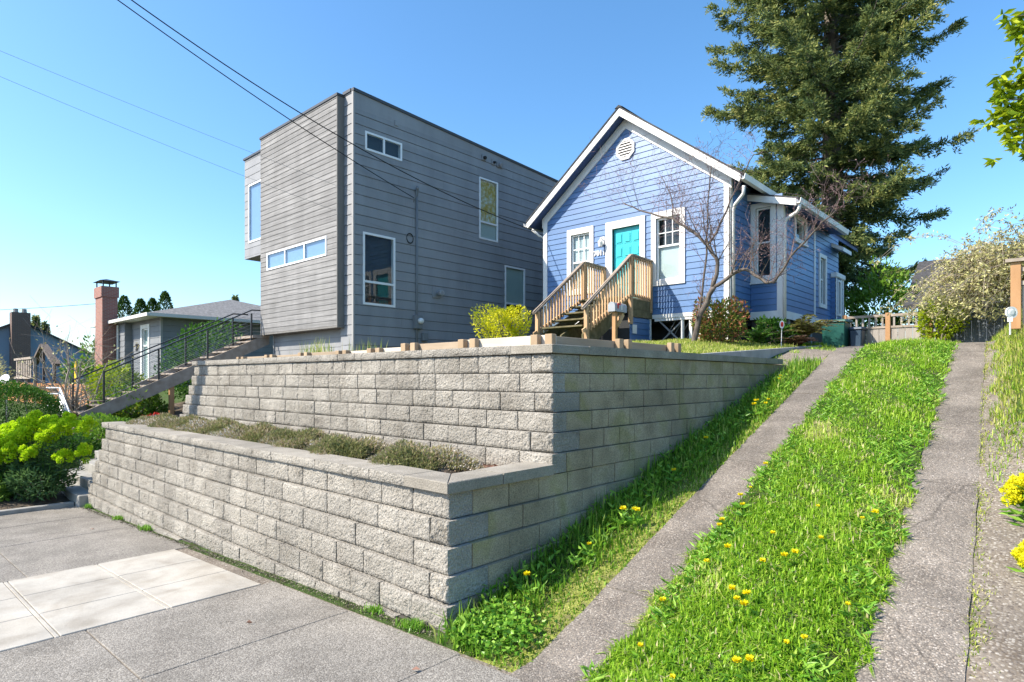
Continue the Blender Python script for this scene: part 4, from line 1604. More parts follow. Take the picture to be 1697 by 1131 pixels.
ec = [(-28.05, 8.35), (-28.05, 19.2), (-37.1, 19.2), (-37.1, 8.35)]
roof.add([(x, y, 4.62) for x, y in ec] + [(-32.6, 13.6, 6.05), (-33.0, 13.6, 6.05)], [(0, 1, 4), (1, 2, 5, 4), (2, 3, 5), (3, 0, 4, 5)])
rr = roof.build('roof', M['roof_grey'], nh)
part('eave_soffit', 'cream', nh, (-37.1, -28.05, 8.35, 19.2, 4.50, 4.60))
for b in ((-37.1, -27.98, 8.27, 8.35, 4.47, 4.61), (-28.05, -27.96, 8.36, 19.2, 4.471, 4.611)):
    part('gutter', 'cream', nh, b)
m = MB()
m.tube([(-33.35, 8.62, 4.4), (-33.35, 8.62, .9)], .05, 6)
m.build('downspout', M['cream'], nh)
cx0, cx1, cy0, cy1 = -34.8, -33.6, 8.05, 8.68
ch = MB()
ch.hexa([(cx0 - .35, cy0 - .0, .6), (cx1 + .0, cy0 - .0, .6), (cx1 + .0, cy1, .6), (cx0 - .35, cy1, .6),
         (cx0, cy0, 4.3), (cx1, cy0, 4.3), (cx1, cy1, 4.3), (cx0, cy1, 4.3)])
ch.box(cx0, cx1, cy0, cy1, 4.3, 6.05)
ch.box(cx0 - .05, cx1 + .05, cy0 - .05, cy1 + .05, 5.75, 6.25)
chim = ch.build('chimney', M['chimney_brick'], nh)
cp = MB()
cp.add([(cx0 - .1, cy0 - .1, 6.52), (cx1 + .1, cy0 - .1, 6.52), (cx1 + .1, cy1 + .1, 6.52), (cx0 - .1, cy1 + .1, 6.52), ((cx0 + cx1) / 2, (cy0 + cy1) / 2, 6.68)],
       [(0, 1, 4), (1, 2, 4), (2, 3, 4), (3, 0, 4), (3, 2, 1, 0)])
for x in (cx0 + .05, cx1 - .05):
    for y in (cy0 + .05, cy1 - .05):
        cp.box(x - .025, x + .025, y - .025, y + .025, 6.2, 6.54)
cp.build('chimney_cap', M['black_metal'], chim)

# far blue house with two-pot chimney
fh = thing('gabled_house', (-57, 8, 1), 'distant pale blue gabled house with dark brick chimney at the left edge', 'house')
m = MB()
yc, zr = 8.6, 6.25
m.prism([(-58, 3.0, .5), (-58, 14.2, .5), (-58, 14.2, 3.3), (-58, yc, zr - .1), (-58, 3.0, 3.3)], (-9, 0, 0))
m.build('wall', M['far_blue'], fh)
for s_ in (-1, 1):
    m = MB()
    ye = yc + s_ * 6.2
    ze = zr - .52 * 6.2
    m.prism([(-57.7, yc, zr), (-57.7, ye, ze), (-57.7, ye, ze - .12), (-57.7, yc, zr - .12)], (-9.5, 0, 0))
    m.build('roof_slope', M['roof_shingle'], fh)
part('chimney', 'far_brick', fh, (-57.95, -57.0, 8.0, 9.1, .5, 6.75))
for y in (8.3, 8.8):
    m = MB()
    m.lathe((-57.5, y, 6.75), (0, 0, 1), [(0, .17), (.3, .15)], 8)
    m.build('chimney_pot', M['concrete'], fh)

# orange board fence and deck rail at far left
of = thing('board_fence', (-26, 5, 1), 'low orange-brown board fence behind the bare tree at left', 'fence')
for k in range(5):
    part('board', 'fence_orange', of, (-48, -24.6, 6.0 + .002 * k, 6.03 + .002 * k, .65 + k * .2, .845 + k * .2))
for x in (-39, -36, -33, -30, -27, -24.8):
    part('post', 'fence_orange', of, (x, x + .1, 6.05, 6.15, .3, 1.6))
dk = thing('deck_railing', (-33, 5, 2), 'weathered wooden deck railing with slats near the left edge', 'railing')
for k in range(9):
    x = -38.3 + k * .42
    part('slat', 'weathered', dk, (x, x + .2, 5.55, 5.58, 1.95, 2.75))
part('rail', 'weathered', dk, (-38.6, -34.4, 5.5, 5.6, 2.75, 2.85))
part('rail', 'weathered', dk, (-38.6, -34.4, 5.5, 5.6, 1.85, 1.95))
for x in (-38.5, -36.5, -34.5):
    part('post', 'weathered', dk, (x, x + .1, 5.6, 5.7, .5, 2.8))
pf = thing('play_frame', (-37, 6.4, .8), 'dark wooden A-frame roof standing beyond the orange fence', 'play frame')
for p, q in (((-40.3, 6.6, 2.65), (-38.1, 6.6, 3.55)), ((-38.1, 6.62, 3.55), (-35.3, 6.62, 2.5))):
    m = MB()
    m.bar(p, q, .3, .14)
    m.build('roof_beam', M['bark_dark'], pf)
for x in (-40.0, -38.1, -35.7):
    part('post', 'bark_dark', pf, (x, x + .1, 6.55, 6.65, .5, 3.6 if x == -38.1 else 2.7))
ub = thing('garden_flag', (-28.6, 5.6, 1.2), 'small yellow flag hanging in front of the brick chimney', 'flag')
m = MB()
fl = [(0, .0), (.1, .12), (.16, .35), (.14, .6), (.05, .78), (-.06, .62), (-.1, .3), (-.06, .05)]
m.prism([(-26.46 + p[0] * 1.2, 5.5, 1.72 + p[1]) for p in fl], (0, .03, 0))
m.build('cloth', M['yellow_cloth'], ub)
m = MB()
m.tube([(-26.4, 5.55, .9), (-26.38, 5.55, 2.6)], .02, 6)
m.build('pole', M['weathered'], ub)
ds = thing('white_dish', (-22.5, 3.2, .5), 'white round dish on a stem at the left edge behind shrubs', 'dish')
m = MB()
m.lathe((-22.35, 3.0, 1.84), (.5, -.6, .35), [(0, .02), (.02, .1), (.04, .15), (.042, .14), (.03, .1)], 16)
m.build('bowl', M['white_trim'], ds, smooth=True)
m = MB()
m.tube([(-22.4, 3.05, .3), (-22.36, 3.02, 1.84)], .02, 6)
m.build('stem', M['grey_trim'], ds)

# ------------------------------------------------------------------ back of the drive: fence, gate, bins, right-hand fence
bf_ = thing('picket_fence', (-3.0, 16.5, 2.4), 'weathered grey board fence with open top and cedar posts behind the bins', 'fence')
for i, x in enumerate((-3.95, -3.03, -2.2)):
    part('post', 'orange_wood', bf_, (x - .05, x + .05, 16.44, 16.54, 2.3, 3.42), bevel=.005)
for a, b in ((-3.9, -3.08), (-2.98, -2.25)):
    part('rail', 'weathered', bf_, (a, b, 16.46, 16.53, 3.33, 3.39))
    part('rail', 'weathered', bf_, (a, b, 16.46, 16.53, 3.06, 3.11))
    n = int((b - a) / .135)
    w = (b - a) / n
    for k in range(n):
        part('board', 'fence_grey', bf_, (a + k * w + .004, a + (k + 1) * w - .004, 16.48, 16.505, 2.3, 3.06))
        part('slat', 'fence_grey', bf_, (a + k * w + .05, a + k * w + .09, 16.48, 16.51, 3.11, 3.33))
gt = thing('drive_gate', (-1.6, 16.6, 2.4), 'dark blue-grey board gate closing the top of the drive', 'gate')
for k in range(13):
    x = -2.12 + k * .13
    part('board', 'gate_blue', gt, (x + .003, x + .127, 16.60 + .012 * (k % 2), 16.63 + .012 * (k % 2), 2.3, 3.42 + .03 * random.random()))
part('gate_rail', 'gate_blue', gt, (-2.12, -.43, 16.65, 16.7, 2.6, 2.7), (-2.12, -.43, 16.65, 16.7, 3.15, 3.25))
rfn = thing('board_fence', (-.45, 11.2, 2.9), 'grey board fence with orange cedar corner post at the right edge', 'fence')
RX, RY = -.50, 11.55
part('post', 'orange_wood', rfn, (RX - .06, RX + .06, RY - .06, RY + .06, 2.6, 3.58), bevel=.005)
part('post_cap', 'weathered', rfn, (RX - .12, RX + 1.9, RY - .1, RY + .1, 3.582, 3.63))
part('rail', 'weathered', rfn, (RX + .06, RX + 2.4, RY - .03, RY + .03, 3.44, 3.50), (RX + .06, RX + 2.4, RY - .03, RY + .03, 3.24, 3.30))
for k in range(15):
    x = RX + .07 + k * .14
    part('board', 'fence_grey', rfn, (x, x + .134, RY - .012, RY + .012, 2.5, 3.24))
    part('slat', 'fence_grey', rfn, (x + .03, x + .08, RY - .011, RY + .011, 3.30, 3.44))


def bin_(name, x, y, w, d, h, mat, label):
    t = thing(name, (x, y, 2.45), label, 'wheelie bin')
    m = MB()
    z = 2.44
    m.hexa([(x - w * .42, y - d * .4, z), (x + w * .42, y - d * .4, z), (x + w * .42, y + d * .4, z), (x - w * .42, y + d * .4, z),
            (x - w * .5, y - d * .5, z + h), (x + w * .5, y - d * .5, z + h), (x + w * .5, y + d * .5, z + h), (x - w * .5, y + d * .5, z + h)])
    m.build('body', M[mat], t, bevel=.02)
    m = MB()
    m.hexa([(x - w * .56, y - d * .56, z + h + .005), (x + w * .56, y - d * .56, z + h + .005), (x + w * .56, y + d * .6, z + h + .005), (x - w * .56, y + d * .6, z + h + .005),
            (x - w * .5, y - d * .5, z + h + .07), (x + w * .5, y - d * .5, z + h + .07), (x + w * .5, y + d * .55, z + h + .09), (x - w * .5, y + d * .55, z + h + .09)])
    m.build('lid', M[mat], t, bevel=.015)
    m = MB()
    m.tube([(x - w * .4, y + d * .62, z + h - .02), (x + w * .4, y + d * .62, z + h - .02)], .018, 6)
    m.build('handle', M[mat], t)
    for s_ in (-1, 1):
        m = MB()
        m.lathe((x + s_ * w * .4, y + d * .42, z + .1), (s_, 0, 0), [(0, .1), (.05, .1)], 12)
        m.build('wheel', M['dark_rubber'], t)
    return t


bin_('wheelie_bin', -4.02, 16.0, .52, .56, .76, 'bin_green', 'dark green wheelie bin by the cottage side')
bin_('wheelie_bin', -3.60, 16.2, .26, .45, .58, 'bin_blue', 'smaller slate-blue wheelie bin right of the green one')

# outbuilding roof beyond the fence
sh = thing('garage', (-3, 24, 2.4), 'dark-roofed garage half hidden behind the vine and gate', 'garage')
part('wall', 'grey_trim', sh, (-3.4, 2.5, 23.0, 28, 2.0, 4.3))
m = MB()
m.prism([(-3.75, 22.6, 4.2), (-3.75, 25.5, 6.0), (-3.75, 28.4, 4.2), (-3.75, 28.4, 4.1), (-3.75, 25.5, 5.88), (-3.75, 22.6, 4.08)], (6.6, 0, 0))
m.build('roof', M['roof_shingle'], sh)
for x in (-2.6, -.8):
    part('panel', 'gate_blue', sh, (x, x + 1.4, 22.97, 22.995, 2.2, 3.9))

# garden light and reflector stakes
gl = thing('garden_light', (-.55, 10.9, 2.7), 'white round garden light on a stake beside the right-hand post', 'garden light')
gp = (-.55, 11.2)
m = MB()
m.tube([(gp[0], gp[1], 2.5), (gp[0], gp[1], 2.75)], .012, 6)
m.build('stake', M['metal_white'], gl)
m = MB()
m.lathe((gp[0], gp[1] + .02, 2.82), (.69, -.72, .0), [(0, .03), (.005, .082), (.03, .085), (.03, .066), (.02, .06)], 18)
m.build('rim', M['vinyl'], gl)
m = MB()
m.lathe((gp[0] + .012, gp[1] + .006, 2.82), (.69, -.72, .0), [(0, .062), (.012, .058), (.018, .03)], 16)
m.build('lens', M['lamp_glass'], gl)
part('socket', 'vinyl', gl, (gp[0] - .03, gp[0] + .03, gp[1] - .02, gp[1] + .03, 2.69, 2.75))
rs = thing('reflector_stake', (-4.5, 13.3, 2.55), 'red oval reflector in a white ring on a thin stake by the kerb', 'reflector')
rx, ry, rz = -4.42, 13.35, 2.55
m = MB()
m.tube([(rx, ry, rz - .1), (rx + .02, ry - .01, rz + .42)], .008, 6)
m.build('stake', M['metal_white'], rs)
m = MB()
m.prism([(rx + .02 + .05 * math.cos(a) * .74, ry - .02 + .05 * math.cos(a) * .67, rz + .47 + .085 * math.sin(a)) for a in np.linspace(0, 2 * math.pi, 18)[:-1]], (.008, -.009, 0))
m.build('ring', M['vinyl'], rs)
m = MB()
m.prism([(rx + .031 + .028 * math.cos(a) * .74, ry - .032 + .028 * math.cos(a) * .67, rz + .47 + .055 * math.sin(a)) for a in np.linspace(0, 2 * math.pi, 16)[:-1]], (.004, -.0045, 0))
m.build('lens', M['red_plastic'], rs)

# ------------------------------------------------------------------ utility pole and its wires
PX, PY = -14.4, 1.38
up = thing('utility_pole', (PX, PY, -.5), 'tall wooden utility pole at the roadside left of the camera', 'utility pole')
m = MB()
m.tube([(PX, PY, -.8), (PX, PY, 6), (PX, PY, 12.6)], [.19, .17, .13], 14)
m.build('pole', M['pole_wood'], up, smooth=True)
part('crossarm', 'pole_wood', up, (PX - 1.1, PX + 1.1, PY - .2, PY - .1, 12.0, 12.12))
for dx in (-1, -.4, .4, 1):
    m = MB()
    m.lathe((PX + dx, PY - .15, 12.12), (0, 0, 1), [(0, .03), (.05, .05), (.08, .03), (.12, .05), (.15, .02)], 8)
    m.build('insulator', M['conduit'], up)


def wire(label, p, q, sag, r, name='overhead_wire', n=24, group=None, mat='dark_rubber'):
    p, q = Vector(p), Vector(q)
    pts = []
    for i in range(n + 1):
        t = i / n
        c = p.lerp(q, t)
        c.z -= sag * 4 * t * (1 - t)
        pts.append(c)
    m = MB()
    m.tube(pts, r, 5)
    o = m.build(name, M[mat])
    return tag(o, label, 'wire', group)


wire('thick dark service wire dropping to the weatherhead on the grey house', (PX, PY, 10.6), (-13.74, 10.9, 7.05), .2, .012)
wire('thick dark service wire running to the left eave of the blue cottage', (PX + .1, PY, 10.75), (-11.45, 13.55, 6.2), .66, .013)
wire('upper of two thin cables crossing the left sky', (PX, PY, 7.95), (-11.5, 13.6, 5.4), .1, .0032, mat='conduit')
wire('lower of two thin cables crossing the left sky', (PX, PY, 7.5), (-13.92, 10.91, 5.95), .1, .0032, mat='conduit')
wire('distant level wire meeting the brick chimney at left', (-75, 0, 7.6), (-36.0, 9.0, 5.75), .3, .014)


# ------------------------------------------------------------------ vegetation helpers
def lump(dirs, seed, amp=.22):
    r = np.random.default_rng(seed)
    out = np.ones(len(dirs))
    for k in range(7):
        a = r.normal(size=3) * 2.6
        out += amp / 2.2 * np.sin(dirs @ a + r.random() * 6.3)
    return out


def cloud(n, c, rad, seed, inner=.35, amp=.25, flat=None, power=.45):
    r = np.random.default_rng(seed)
    d = unit(r.normal(size=(n, 3)))
    rr = (inner + (1 - inner) * r.random(n) ** power) * lump(d, seed + 1, amp)
    P = d * rr[:, None] * np.array(rad)
    if flat is not None:
        P[:, 2] = np.where(P[:, 2] < flat, flat + np.abs(P[:, 2] - flat) * .1, P[:, 2])
    return P + np.array(c), d, rr


def stems(parent, base, tips, r0, mat, name='stem', n=5, bend=.15):
    m = MB()
    b = Vector(base)
    for t in tips:
        t = Vector(t)
        mid = b.lerp(t, .5) + Vector((random.uniform(-1, 1), random.uniform(-1, 1), .5)) * bend * (t - b).length
        m.tube([b + Vector((random.uniform(-.05, .05), random.uniform(-.05, .05), 0)), mid, t], [r0, r0 * .7, r0 * .3], n, cap=False)
    return m.build(name, M[mat], parent)


def shrub(name, c, rad, n, leaf, mat, label, cat='shrub', seed=1, base_z=None, aspect=.45, up=.5, group=None, inner=.4, amp=.25, stem='bark', nst=8, extra=None):
    bz = gz(c[0], c[1]) - .03 if base_z is None else base_z
    t = thing(name, (c[0], c[1], bz), label, cat, group)
    P, d, rr = cloud(n, c, rad, seed, inner, amp)
    keep = P[:, 2] > bz
    P, d, rr = P[keep], d[keep], rr[keep]
    D = d + rng.normal(size=d.shape) * .7 + np.array([0, 0, up])
    L = leaf * (.6 + .8 * rng.random(len(P)))
    tint = np.clip(.25 + .55 * rng.random(len(P)) + .25 * (rr - .85), 0, 1)
    put('foliage', leaf_mesh('foliage', P, D, L, L * aspect, tint), M[mat], t)
    tips = P[rng.choice(len(P), nst, replace=False)]
    stems(t, (c[0], c[1], bz), tips, .02, stem)
    if extra:
        k = rng.choice(len(P), int(len(P) * extra[1]), replace=False)
        k = k[rr[k] > .8]
        put(extra[2], leaf_mesh(extra[2], P[k] + d[k] * .02, D[k], L[k], L[k] * aspect), M[extra[0]], t)
    return t


SPAWN = 1.0


# grow a bare branching tree: returns lists of tubes by order
def grow(m_limb, m_twig, p, d, length, r, order, max_order, buds, up=.15, wob=.35):
    p = Vector(p)
    d = Vector(d).normalized()
    n = max(3, int(length / .12)) if order < 2 else 3
    pts, rad = [p.copy()], [r]
    for i in range(n):
        d = (d + Vector((random.gauss(0, 1), random.gauss(0, 1), random.gauss(0, 1))) * wob * .25 + Vector((0, 0, up * .25))).normalized()
        p = p + d * length / n
        pts.append(p.copy())
        rad.append(max(.002, r * (1 - .75 * (i + 1) / n)))
        if order < max_order and (i > 0 or order == 0):
            for k in range((random.random() < SPAWN) + (random.random() < SPAWN * .75)):
                s = Vector((random.gauss(0, 1), random.gauss(0, 1), random.gauss(0, .8)))
                s = (s - d * s.dot(d)).normalized()
                nd = (d * random.uniform(.35, .8) + s * random.uniform(.6, 1.0)).normalized()
                grow(m_limb, m_twig, p, nd, length * random.uniform(.35, .62), max(.0025, rad[-1] * .6), order + 1, max_order, buds, up, wob)
        if order >= max_order - 1:
            buds.append((p + d * .01, d))
    (m_limb if r > .012 else m_twig).tube(pts, rad, 6 if r > .012 else 3, cap=False)


# ------------------------------------------------------------------ big fir behind the cottage
def fir():
    bx, by, bz, H = -6.78, 26.3, 2.3, 25.0
    t = thing('fir_tree', (bx, by, bz), 'tall dense fir tree towering behind the blue cottage', 'tree')
    m = MB()
    m.tube([(bx, by, bz - .3), (bx + .05, by, bz + 6), (bx - .03, by + .05, bz + 14), (bx, by, bz + H)], [.5, .4, .25, .03], 12)
    m.build('trunk', M['bark_fir'], t, smooth=True)
    limbs = MB()
    P, D, L, T = [], [], [], []
    r = np.random.default_rng(5)
    z = 3.2
    while z < H - .4:
        f = z / H
        env = np.interp(z, [3, 5, 7, 10, 13, 16, 20, 24.6], [2.6, 3.5, 4.0, 4.4, 4.5, 4.1, 2.6, .5])
        nb = 6 if z < 17 else 4
        a0 = r.random() * 6.28
        for k in range(nb):
            th = a0 + k * 6.283 / nb + r.normal() * .35
            ln = env * (.55 + .55 * r.random())
            if r.random() < .12:
                ln *= .5
            rise = .28 - .5 * (1 - f) + r.normal() * .07
            h = np.array([math.cos(th), math.sin(th), 0])
            nseg = 9
            s = np.linspace(0, 1, nseg)
            path = np.stack([h * ln * q for q in s]) + np.array([bx, by, bz + z])
            path[:, 2] += ln * (rise * s + .02 - .30 * s ** 2 + .34 * s ** 4)
            limbs.tube(path, [max(.01, .05 * (1 - q) * (.5 + ln / 6)) for q in s], 5, cap=False)
            # side twigs
            ntw = int(10 + ln * 10)
            for q in np.sort(r.random(ntw) ** .7):
                if q < .12:
                    continue
                i = min(nseg - 2, int(q * (nseg - 1)))
                fr = q * (nseg - 1) - i
                p0 = path[i] * (1 - fr) + path[i + 1] * fr
                dr = unit(path[i + 1] - path[i])
                sd = np.cross(dr, [0, 0, 1.0]) * (1 if r.random() < .5 else -1)
                td = unit(dr * (.55 + .4 * r.random()) + sd * (.55 + .5 * r.random()) + np.array([0, 0, -.18 + r.normal() * .22]))
                tl = (.35 + .95 * (1 - q) * ln / 4.5) * (.6 + .6 * r.random())
                ns = int(14 + tl * 34)
                u = r.random(ns) ** .8
                pp = p0 + td * tl * u[:, None] + np.array([0, 0, -1]) * (u ** 2)[:, None] * tl * .18 + r.normal(size=(ns, 3)) * .05
                dd = td + r.normal(size=(ns, 3)) * .55 + np.array([0, 0, .05])
                P.append(pp)
                D.append(dd)
                L.append(.10 + .11 * r.random(ns))
                T.append(np.clip(.15 + .5 * r.random(ns) + .3 * u * q + r.normal() * .1, 0, 1))  # sunlit tips and shaded inner needles put into the tint
        z += .30 + .16 * r.random()
    P, D, L, T = map(np.concatenate, (P, D, L, T))
    limbs.build('limbs', M['bark_fir'], t)
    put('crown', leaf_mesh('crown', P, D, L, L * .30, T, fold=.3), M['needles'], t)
    return len(P)


NFIR = fir()

# ------------------------------------------------------------------ bare flowering tree in front of the cottage
bt = thing('bare_tree', (-5.75, 12.05, 2.6), 'leafless small tree with crooked limbs and pinkish buds before the cottage', 'tree')
limb, twig, buds = MB(), MB(), []


def crooked(pts, r0, r1, order_len=.75, each=1.0, maxo=3, name=None):
    pts = [Vector(p) for p in pts]
    n = len(pts)
    m = MB()
    fine, rad = [], []
    for i in range(n - 1):
        for k in range(4):
            t = k / 4
            fine.append(pts[i].lerp(pts[i + 1], t) + Vector((random.gauss(0, .012), random.gauss(0, .012), random.gauss(0, .012))))
    fine.append(pts[-1])
    N_ = len(fine)
    rad = [r0 + (r1 - r0) * i / (N_ - 1) for i in range(N_)]
    m.tube(fine, rad, 8)
    m.build(name or 'limb', M['bark_dark'], bt, smooth=True)
    for i in range(3, N_):
        if random.random() < each:
            d = (fine[i] - fine[i - 1]).normalized()
            s = Vector((random.gauss(0, 1), random.gauss(0, .7), abs(random.gauss(0, 1)) + .35)).normalized()
            grow(limb, twig, fine[i], d * .4 + s, order_len * random.uniform(.5, 1.25), max(.006, rad[i] * .42), 1, maxo, buds, up=.25)


T0 = (-5.80, 12.0, 2.5)
fork = (-5.30, 12.0, 3.76)
crooked([T0, (-5.62, 12.0, 3.15), (-5.42, 12.0, 3.55), fork], .066, .05, .4, .25, name='trunk')
crooked([fork, (-5.22, 12.0, 4.25), (-5.42, 11.98, 4.62), (-5.72, 11.95, 4.95), (-6.15, 11.9, 5.30), (-6.85, 11.85, 5.55), (-7.35, 11.8, 5.85)], .045, .012, .95, 1.0)
crooked([fork, (-4.95, 12.0, 3.98), (-4.62, 11.95, 4.05), (-4.25, 11.9, 3.72), (-4.05, 11.9, 3.72), (-3.75, 11.85, 4.15), (-3.25, 11.8, 4.62), (-2.98, 11.8, 4.85)], .042, .010, .7, 1.0)
crooked([(-5.78, 12.05, 2.5), (-5.62, 12.1, 3.6), (-5.52, 12.12, 4.5), (-5.5, 12.15, 5.6), (-5.4, 12.1, 6.3)], .03, .010, .75, .8)
crooked([(-5.42, 11.98, 4.62), (-5.2, 12.2, 5.2), (-4.9, 12.3, 5.9), (-4.6, 12.3, 6.4)], .025, .008, .6, .8)
crooked([(-6.15, 11.9, 5.30), (-6.25, 12.0, 5.8), (-6.5, 12.0, 6.3)], .018, .007, .55, .9)
tag(limb.build('branches', M['bark_dark'], bt), kind='stuff')
tag(twig.build('twigs', M['twig'], bt), kind='stuff')
bp = np.array([tuple(b[0]) for b in buds])
bd = np.array([tuple(b[1]) for b in buds])
kk = rng.choice(len(bp), min(len(bp), 3200), replace=False)
tag(put('buds', leaf_mesh('buds', bp[kk], bd[kk] + rng.normal(size=(len(kk), 3)) * .3, .03, .013), M['bud'], bt), kind='stuff')

# small bare tree at far left
SPAWN = .42
st_ = thing('bare_tree', (-20.5, 4.3, .4), 'small pale leafless tree in front of the brick chimney', 'tree')
limb, twig, buds = MB(), MB(), []
for k in range(5):
    a = k * 1.3 + .3
    grow(limb, twig, (-20.5 + .05 * math.cos(a), 4.3 + .05 * math.sin(a), .5), (math.cos(a) * .6, math.sin(a) * .4, 1), 1.9 + .5 * random.random(), .05, 0, 2, buds, up=.2)
m = MB()
m.tube([(-20.5, 4.3, .2), (-20.48, 4.3, .75)], [.11, .08], 8)
m.build('trunk', M['weathered'], st_)
tag(limb.build('branches', M['weathered'], st_), kind='stuff')
tag(twig.build('twigs', M['weathered'], st_), kind='stuff')
bp = np.array([tuple(b[0]) for b in buds])
kk = rng.choice(len(bp), min(len(bp), 260), replace=False)
tag(put('leaves', leaf_mesh('leaves', bp[kk], rng.normal(size=(len(kk), 3)), .08, .05), M['vine'], st_), kind='stuff')


# ------------------------------------------------------------------ shrubs
shrub('evergreen_shrub', (-18.95, 2.6, .75), (1.1, 1.05, 1.08), 24000, .055, 'leaf_dark', 'rounded dark green clipped shrub at the left edge', seed=3, up=.3, aspect=.45, inner=.72, amp=.1)
shrub('rhododendron', (-21.3, 5.5, 1.45), (1.05, .9, .8), 3000, .13, 'leaf_lime', 'bright yellow-green leafy bush beneath the timber stairs railing', seed=4)
shrub('evergreen_shrub', (-19.9, 5.7, .85), (.9, .9, .6), 3000, .11, 'leaf_mid', 'mid green bush under the timber stairs beside the support post', seed=41)
shrub('camellia', (-21.7, 8.0, 2.3), (1.15, 1.0, 1.35), 5200, .11, 'leaf_dark', 'tall glossy dark shrub growing up behind the timber stairs', seed=6, aspect=.5)
shrub('forsythia', (-8.95, 9.55, 2.98), (.62, .6, .46), 5200, .05, 'bract_yellow', 'round yellow flowering bush in front of the entry stairs', seed=9, aspect=.4, up=.6, inner=.3, amp=.28, nst=50)
shrub('pieris', (-5.42, 12.6, 3.06), (.54, .5, .50), 4200, .075, 'leaf_red', 'rounded shrub with red-tipped leaves below the cottage corner', seed=10, aspect=.4)
shrub('evergreen_shrub', (-4.95, 14.35, 2.95), (.45, .4, .38), 1500, .08, 'leaf_dark', 'low dark bush under the side addition beside the fern', seed=12)
shrub('leafy_tree', (-4.6, 23.6, 4.2), (1.3, 1.3, 1.25), 3600, .15, 'leaf_mid', 'light green leafy tree rising behind the picket fence', 'tree', seed=13)
shrub('climbing_vine', (-1.98, 16.3, 3.22), (.40, .2, .45), 1300, .09, 'leaf_lime', 'bright green climber tumbling over the picket fence end', 'climber', seed=14)
shrub('garden_bush', (-33.5, 9.5 - 2.2, 1.9), (1.0, .8, .9), 900, .2, 'leaf_mid', 'green bush between the orange fence and the brick chimney', seed=15)
shrub('garden_bush', (-40.5, 10.5, 2.4), (2.2, 2.0, 1.6), 1600, .25, 'leaf_mid', 'sunlit bushes left of the brick chimney', seed=16)
shrub('pale_bush', (-33.3, 3.7, 1.9), (1.4, 1.0, 1.1), 1800, .16, 'vine', 'pale feathery bush at the left edge below the far house', seed=17, aspect=.15, up=1.2)

shrub('evergreen_shrub', (-17.1, 4.3, .45), (1.1, .7, .5), 3800, .09, 'leaf_mid', 'spreading green bush below the foot of the timber stairs', seed=47)
shrub('evergreen_shrub', (-16.4, 3.3, .25), (.9, .55, .45), 2600, .09, 'leaf_dark', 'dark low bush beside the shaded concrete steps', seed=48)

# messy arching vine over the gate
def vine_mass():
    c = np.array([-.95, 15.75, 3.75])
    t = thing('arching_vine', (-.6, 15.7, 2.5), 'big tangled pale vine arching over the gate at right', 'vine')
    m = MB()
    P, D = [], []
    r = np.random.default_rng(21)
    for k in range(620):
        b = c + r.normal(size=3) * np.array([.45, .3, .35]) + np.array([.25, .1, .25])
        th = r.random() * 6.28
        ln = .5 + r.random() * 1.0
        d = np.array([math.cos(th) * 1.0 - .25, math.sin(th) * .55 - .25, .55 + r.normal() * .35])
        pts = []
        for i in range(6):
            s = i / 5
            q = b + d * ln * s + np.array([0, 0, -1.15]) * ln * s * s
            pts.append(q)
        if pts[-1][2] < 3.08:
            continue
        m.tube(pts, [.007, .006, .005, .004, .003, .002], 3, cap=False)
        for i in range(1, 6):
            for w in range(9):
                P.append(pts[i] + r.normal(size=3) * .04)
                D.append(r.normal(size=3))
    tag(m.build('stems', M['weathered'], t), kind='stuff')
    put('foliage', leaf_mesh('foliage', np.array(P), np.array(D), .075, .03), M['vine'], t)
    m = MB()
    m.tube([(-.5, 15.9, 2.4), (-.55, 15.85, 3.1), (-.8, 15.8, 3.7)], [.06, .05, .03], 7)
    m.build('trunk', M['bark'], t)


vine_mass()


# ferns: arching fronds of paired leaflets
def fern(c, label, mat, n, L, seed, rise=.9, cat='fern'):
    t = thing('fern', (c[0], c[1], c[2]), label, cat)
    r = np.random.default_rng(seed)
    P, D = [], []
    m = MB()
    Ls = []
    for k in range(n):
        th = r.random() * 6.28
        ln = L * (.7 + .5 * r.random())
        h = np.array([math.cos(th), math.sin(th), 0])
        lift = rise * (.7 + .6 * r.random())
        pts = []
        for i in range(15):
            s = i / 14
            pts.append(np.array(c) + h * ln * s * (.45 + .35 * s) + np.array([0, 0, 1]) * ln * (lift * s - .62 * lift * s ** 2.2))
        m.tube(pts, .005, 3, cap=False)
        for i in range(1, 15):
            d = unit(pts[i] - pts[i - 1])
            sd = unit(np.cross(d, [0, 0, 1.0]))
            for sgn in (-1, 1):
                P.append(pts[i])
                D.append(sd * sgn + d * .35 + r.normal(size=3) * .12)
                Ls.append(.16 * ln * (1 - abs(i / 14 - .4) * 1.1))
                P.append((pts[i] + pts[i - 1]) / 2)
                D.append(sd * sgn + d * .35 + r.normal(size=3) * .12)
                Ls.append(.16 * ln * (1 - abs(i / 14 - .4) * 1.1))
    Ls = np.maximum(.02, np.array(Ls))
    m.build('stalks', M['twig'], t)
    put('fronds', leaf_mesh('fronds', np.array(P), np.array(D), Ls, Ls * .32, fold=.05), M[mat], t)


fern((-4.5, 14.75, 2.62), 'large olive and bronze fern beside the kerb and green bin', 'leaf_fern', 46, 1.05, 31, rise=1.05)
fern((-4.42, 14.35, 2.6), 'withered brown fern fronds in front of the olive fern', 'leaf_fern_dead', 26, .6, 32, rise=.6)
fern((-5.05, 13.75, 2.66), 'dark green fern under the side addition window', 'leaf_dark', 22, .75, 33, rise=.8)


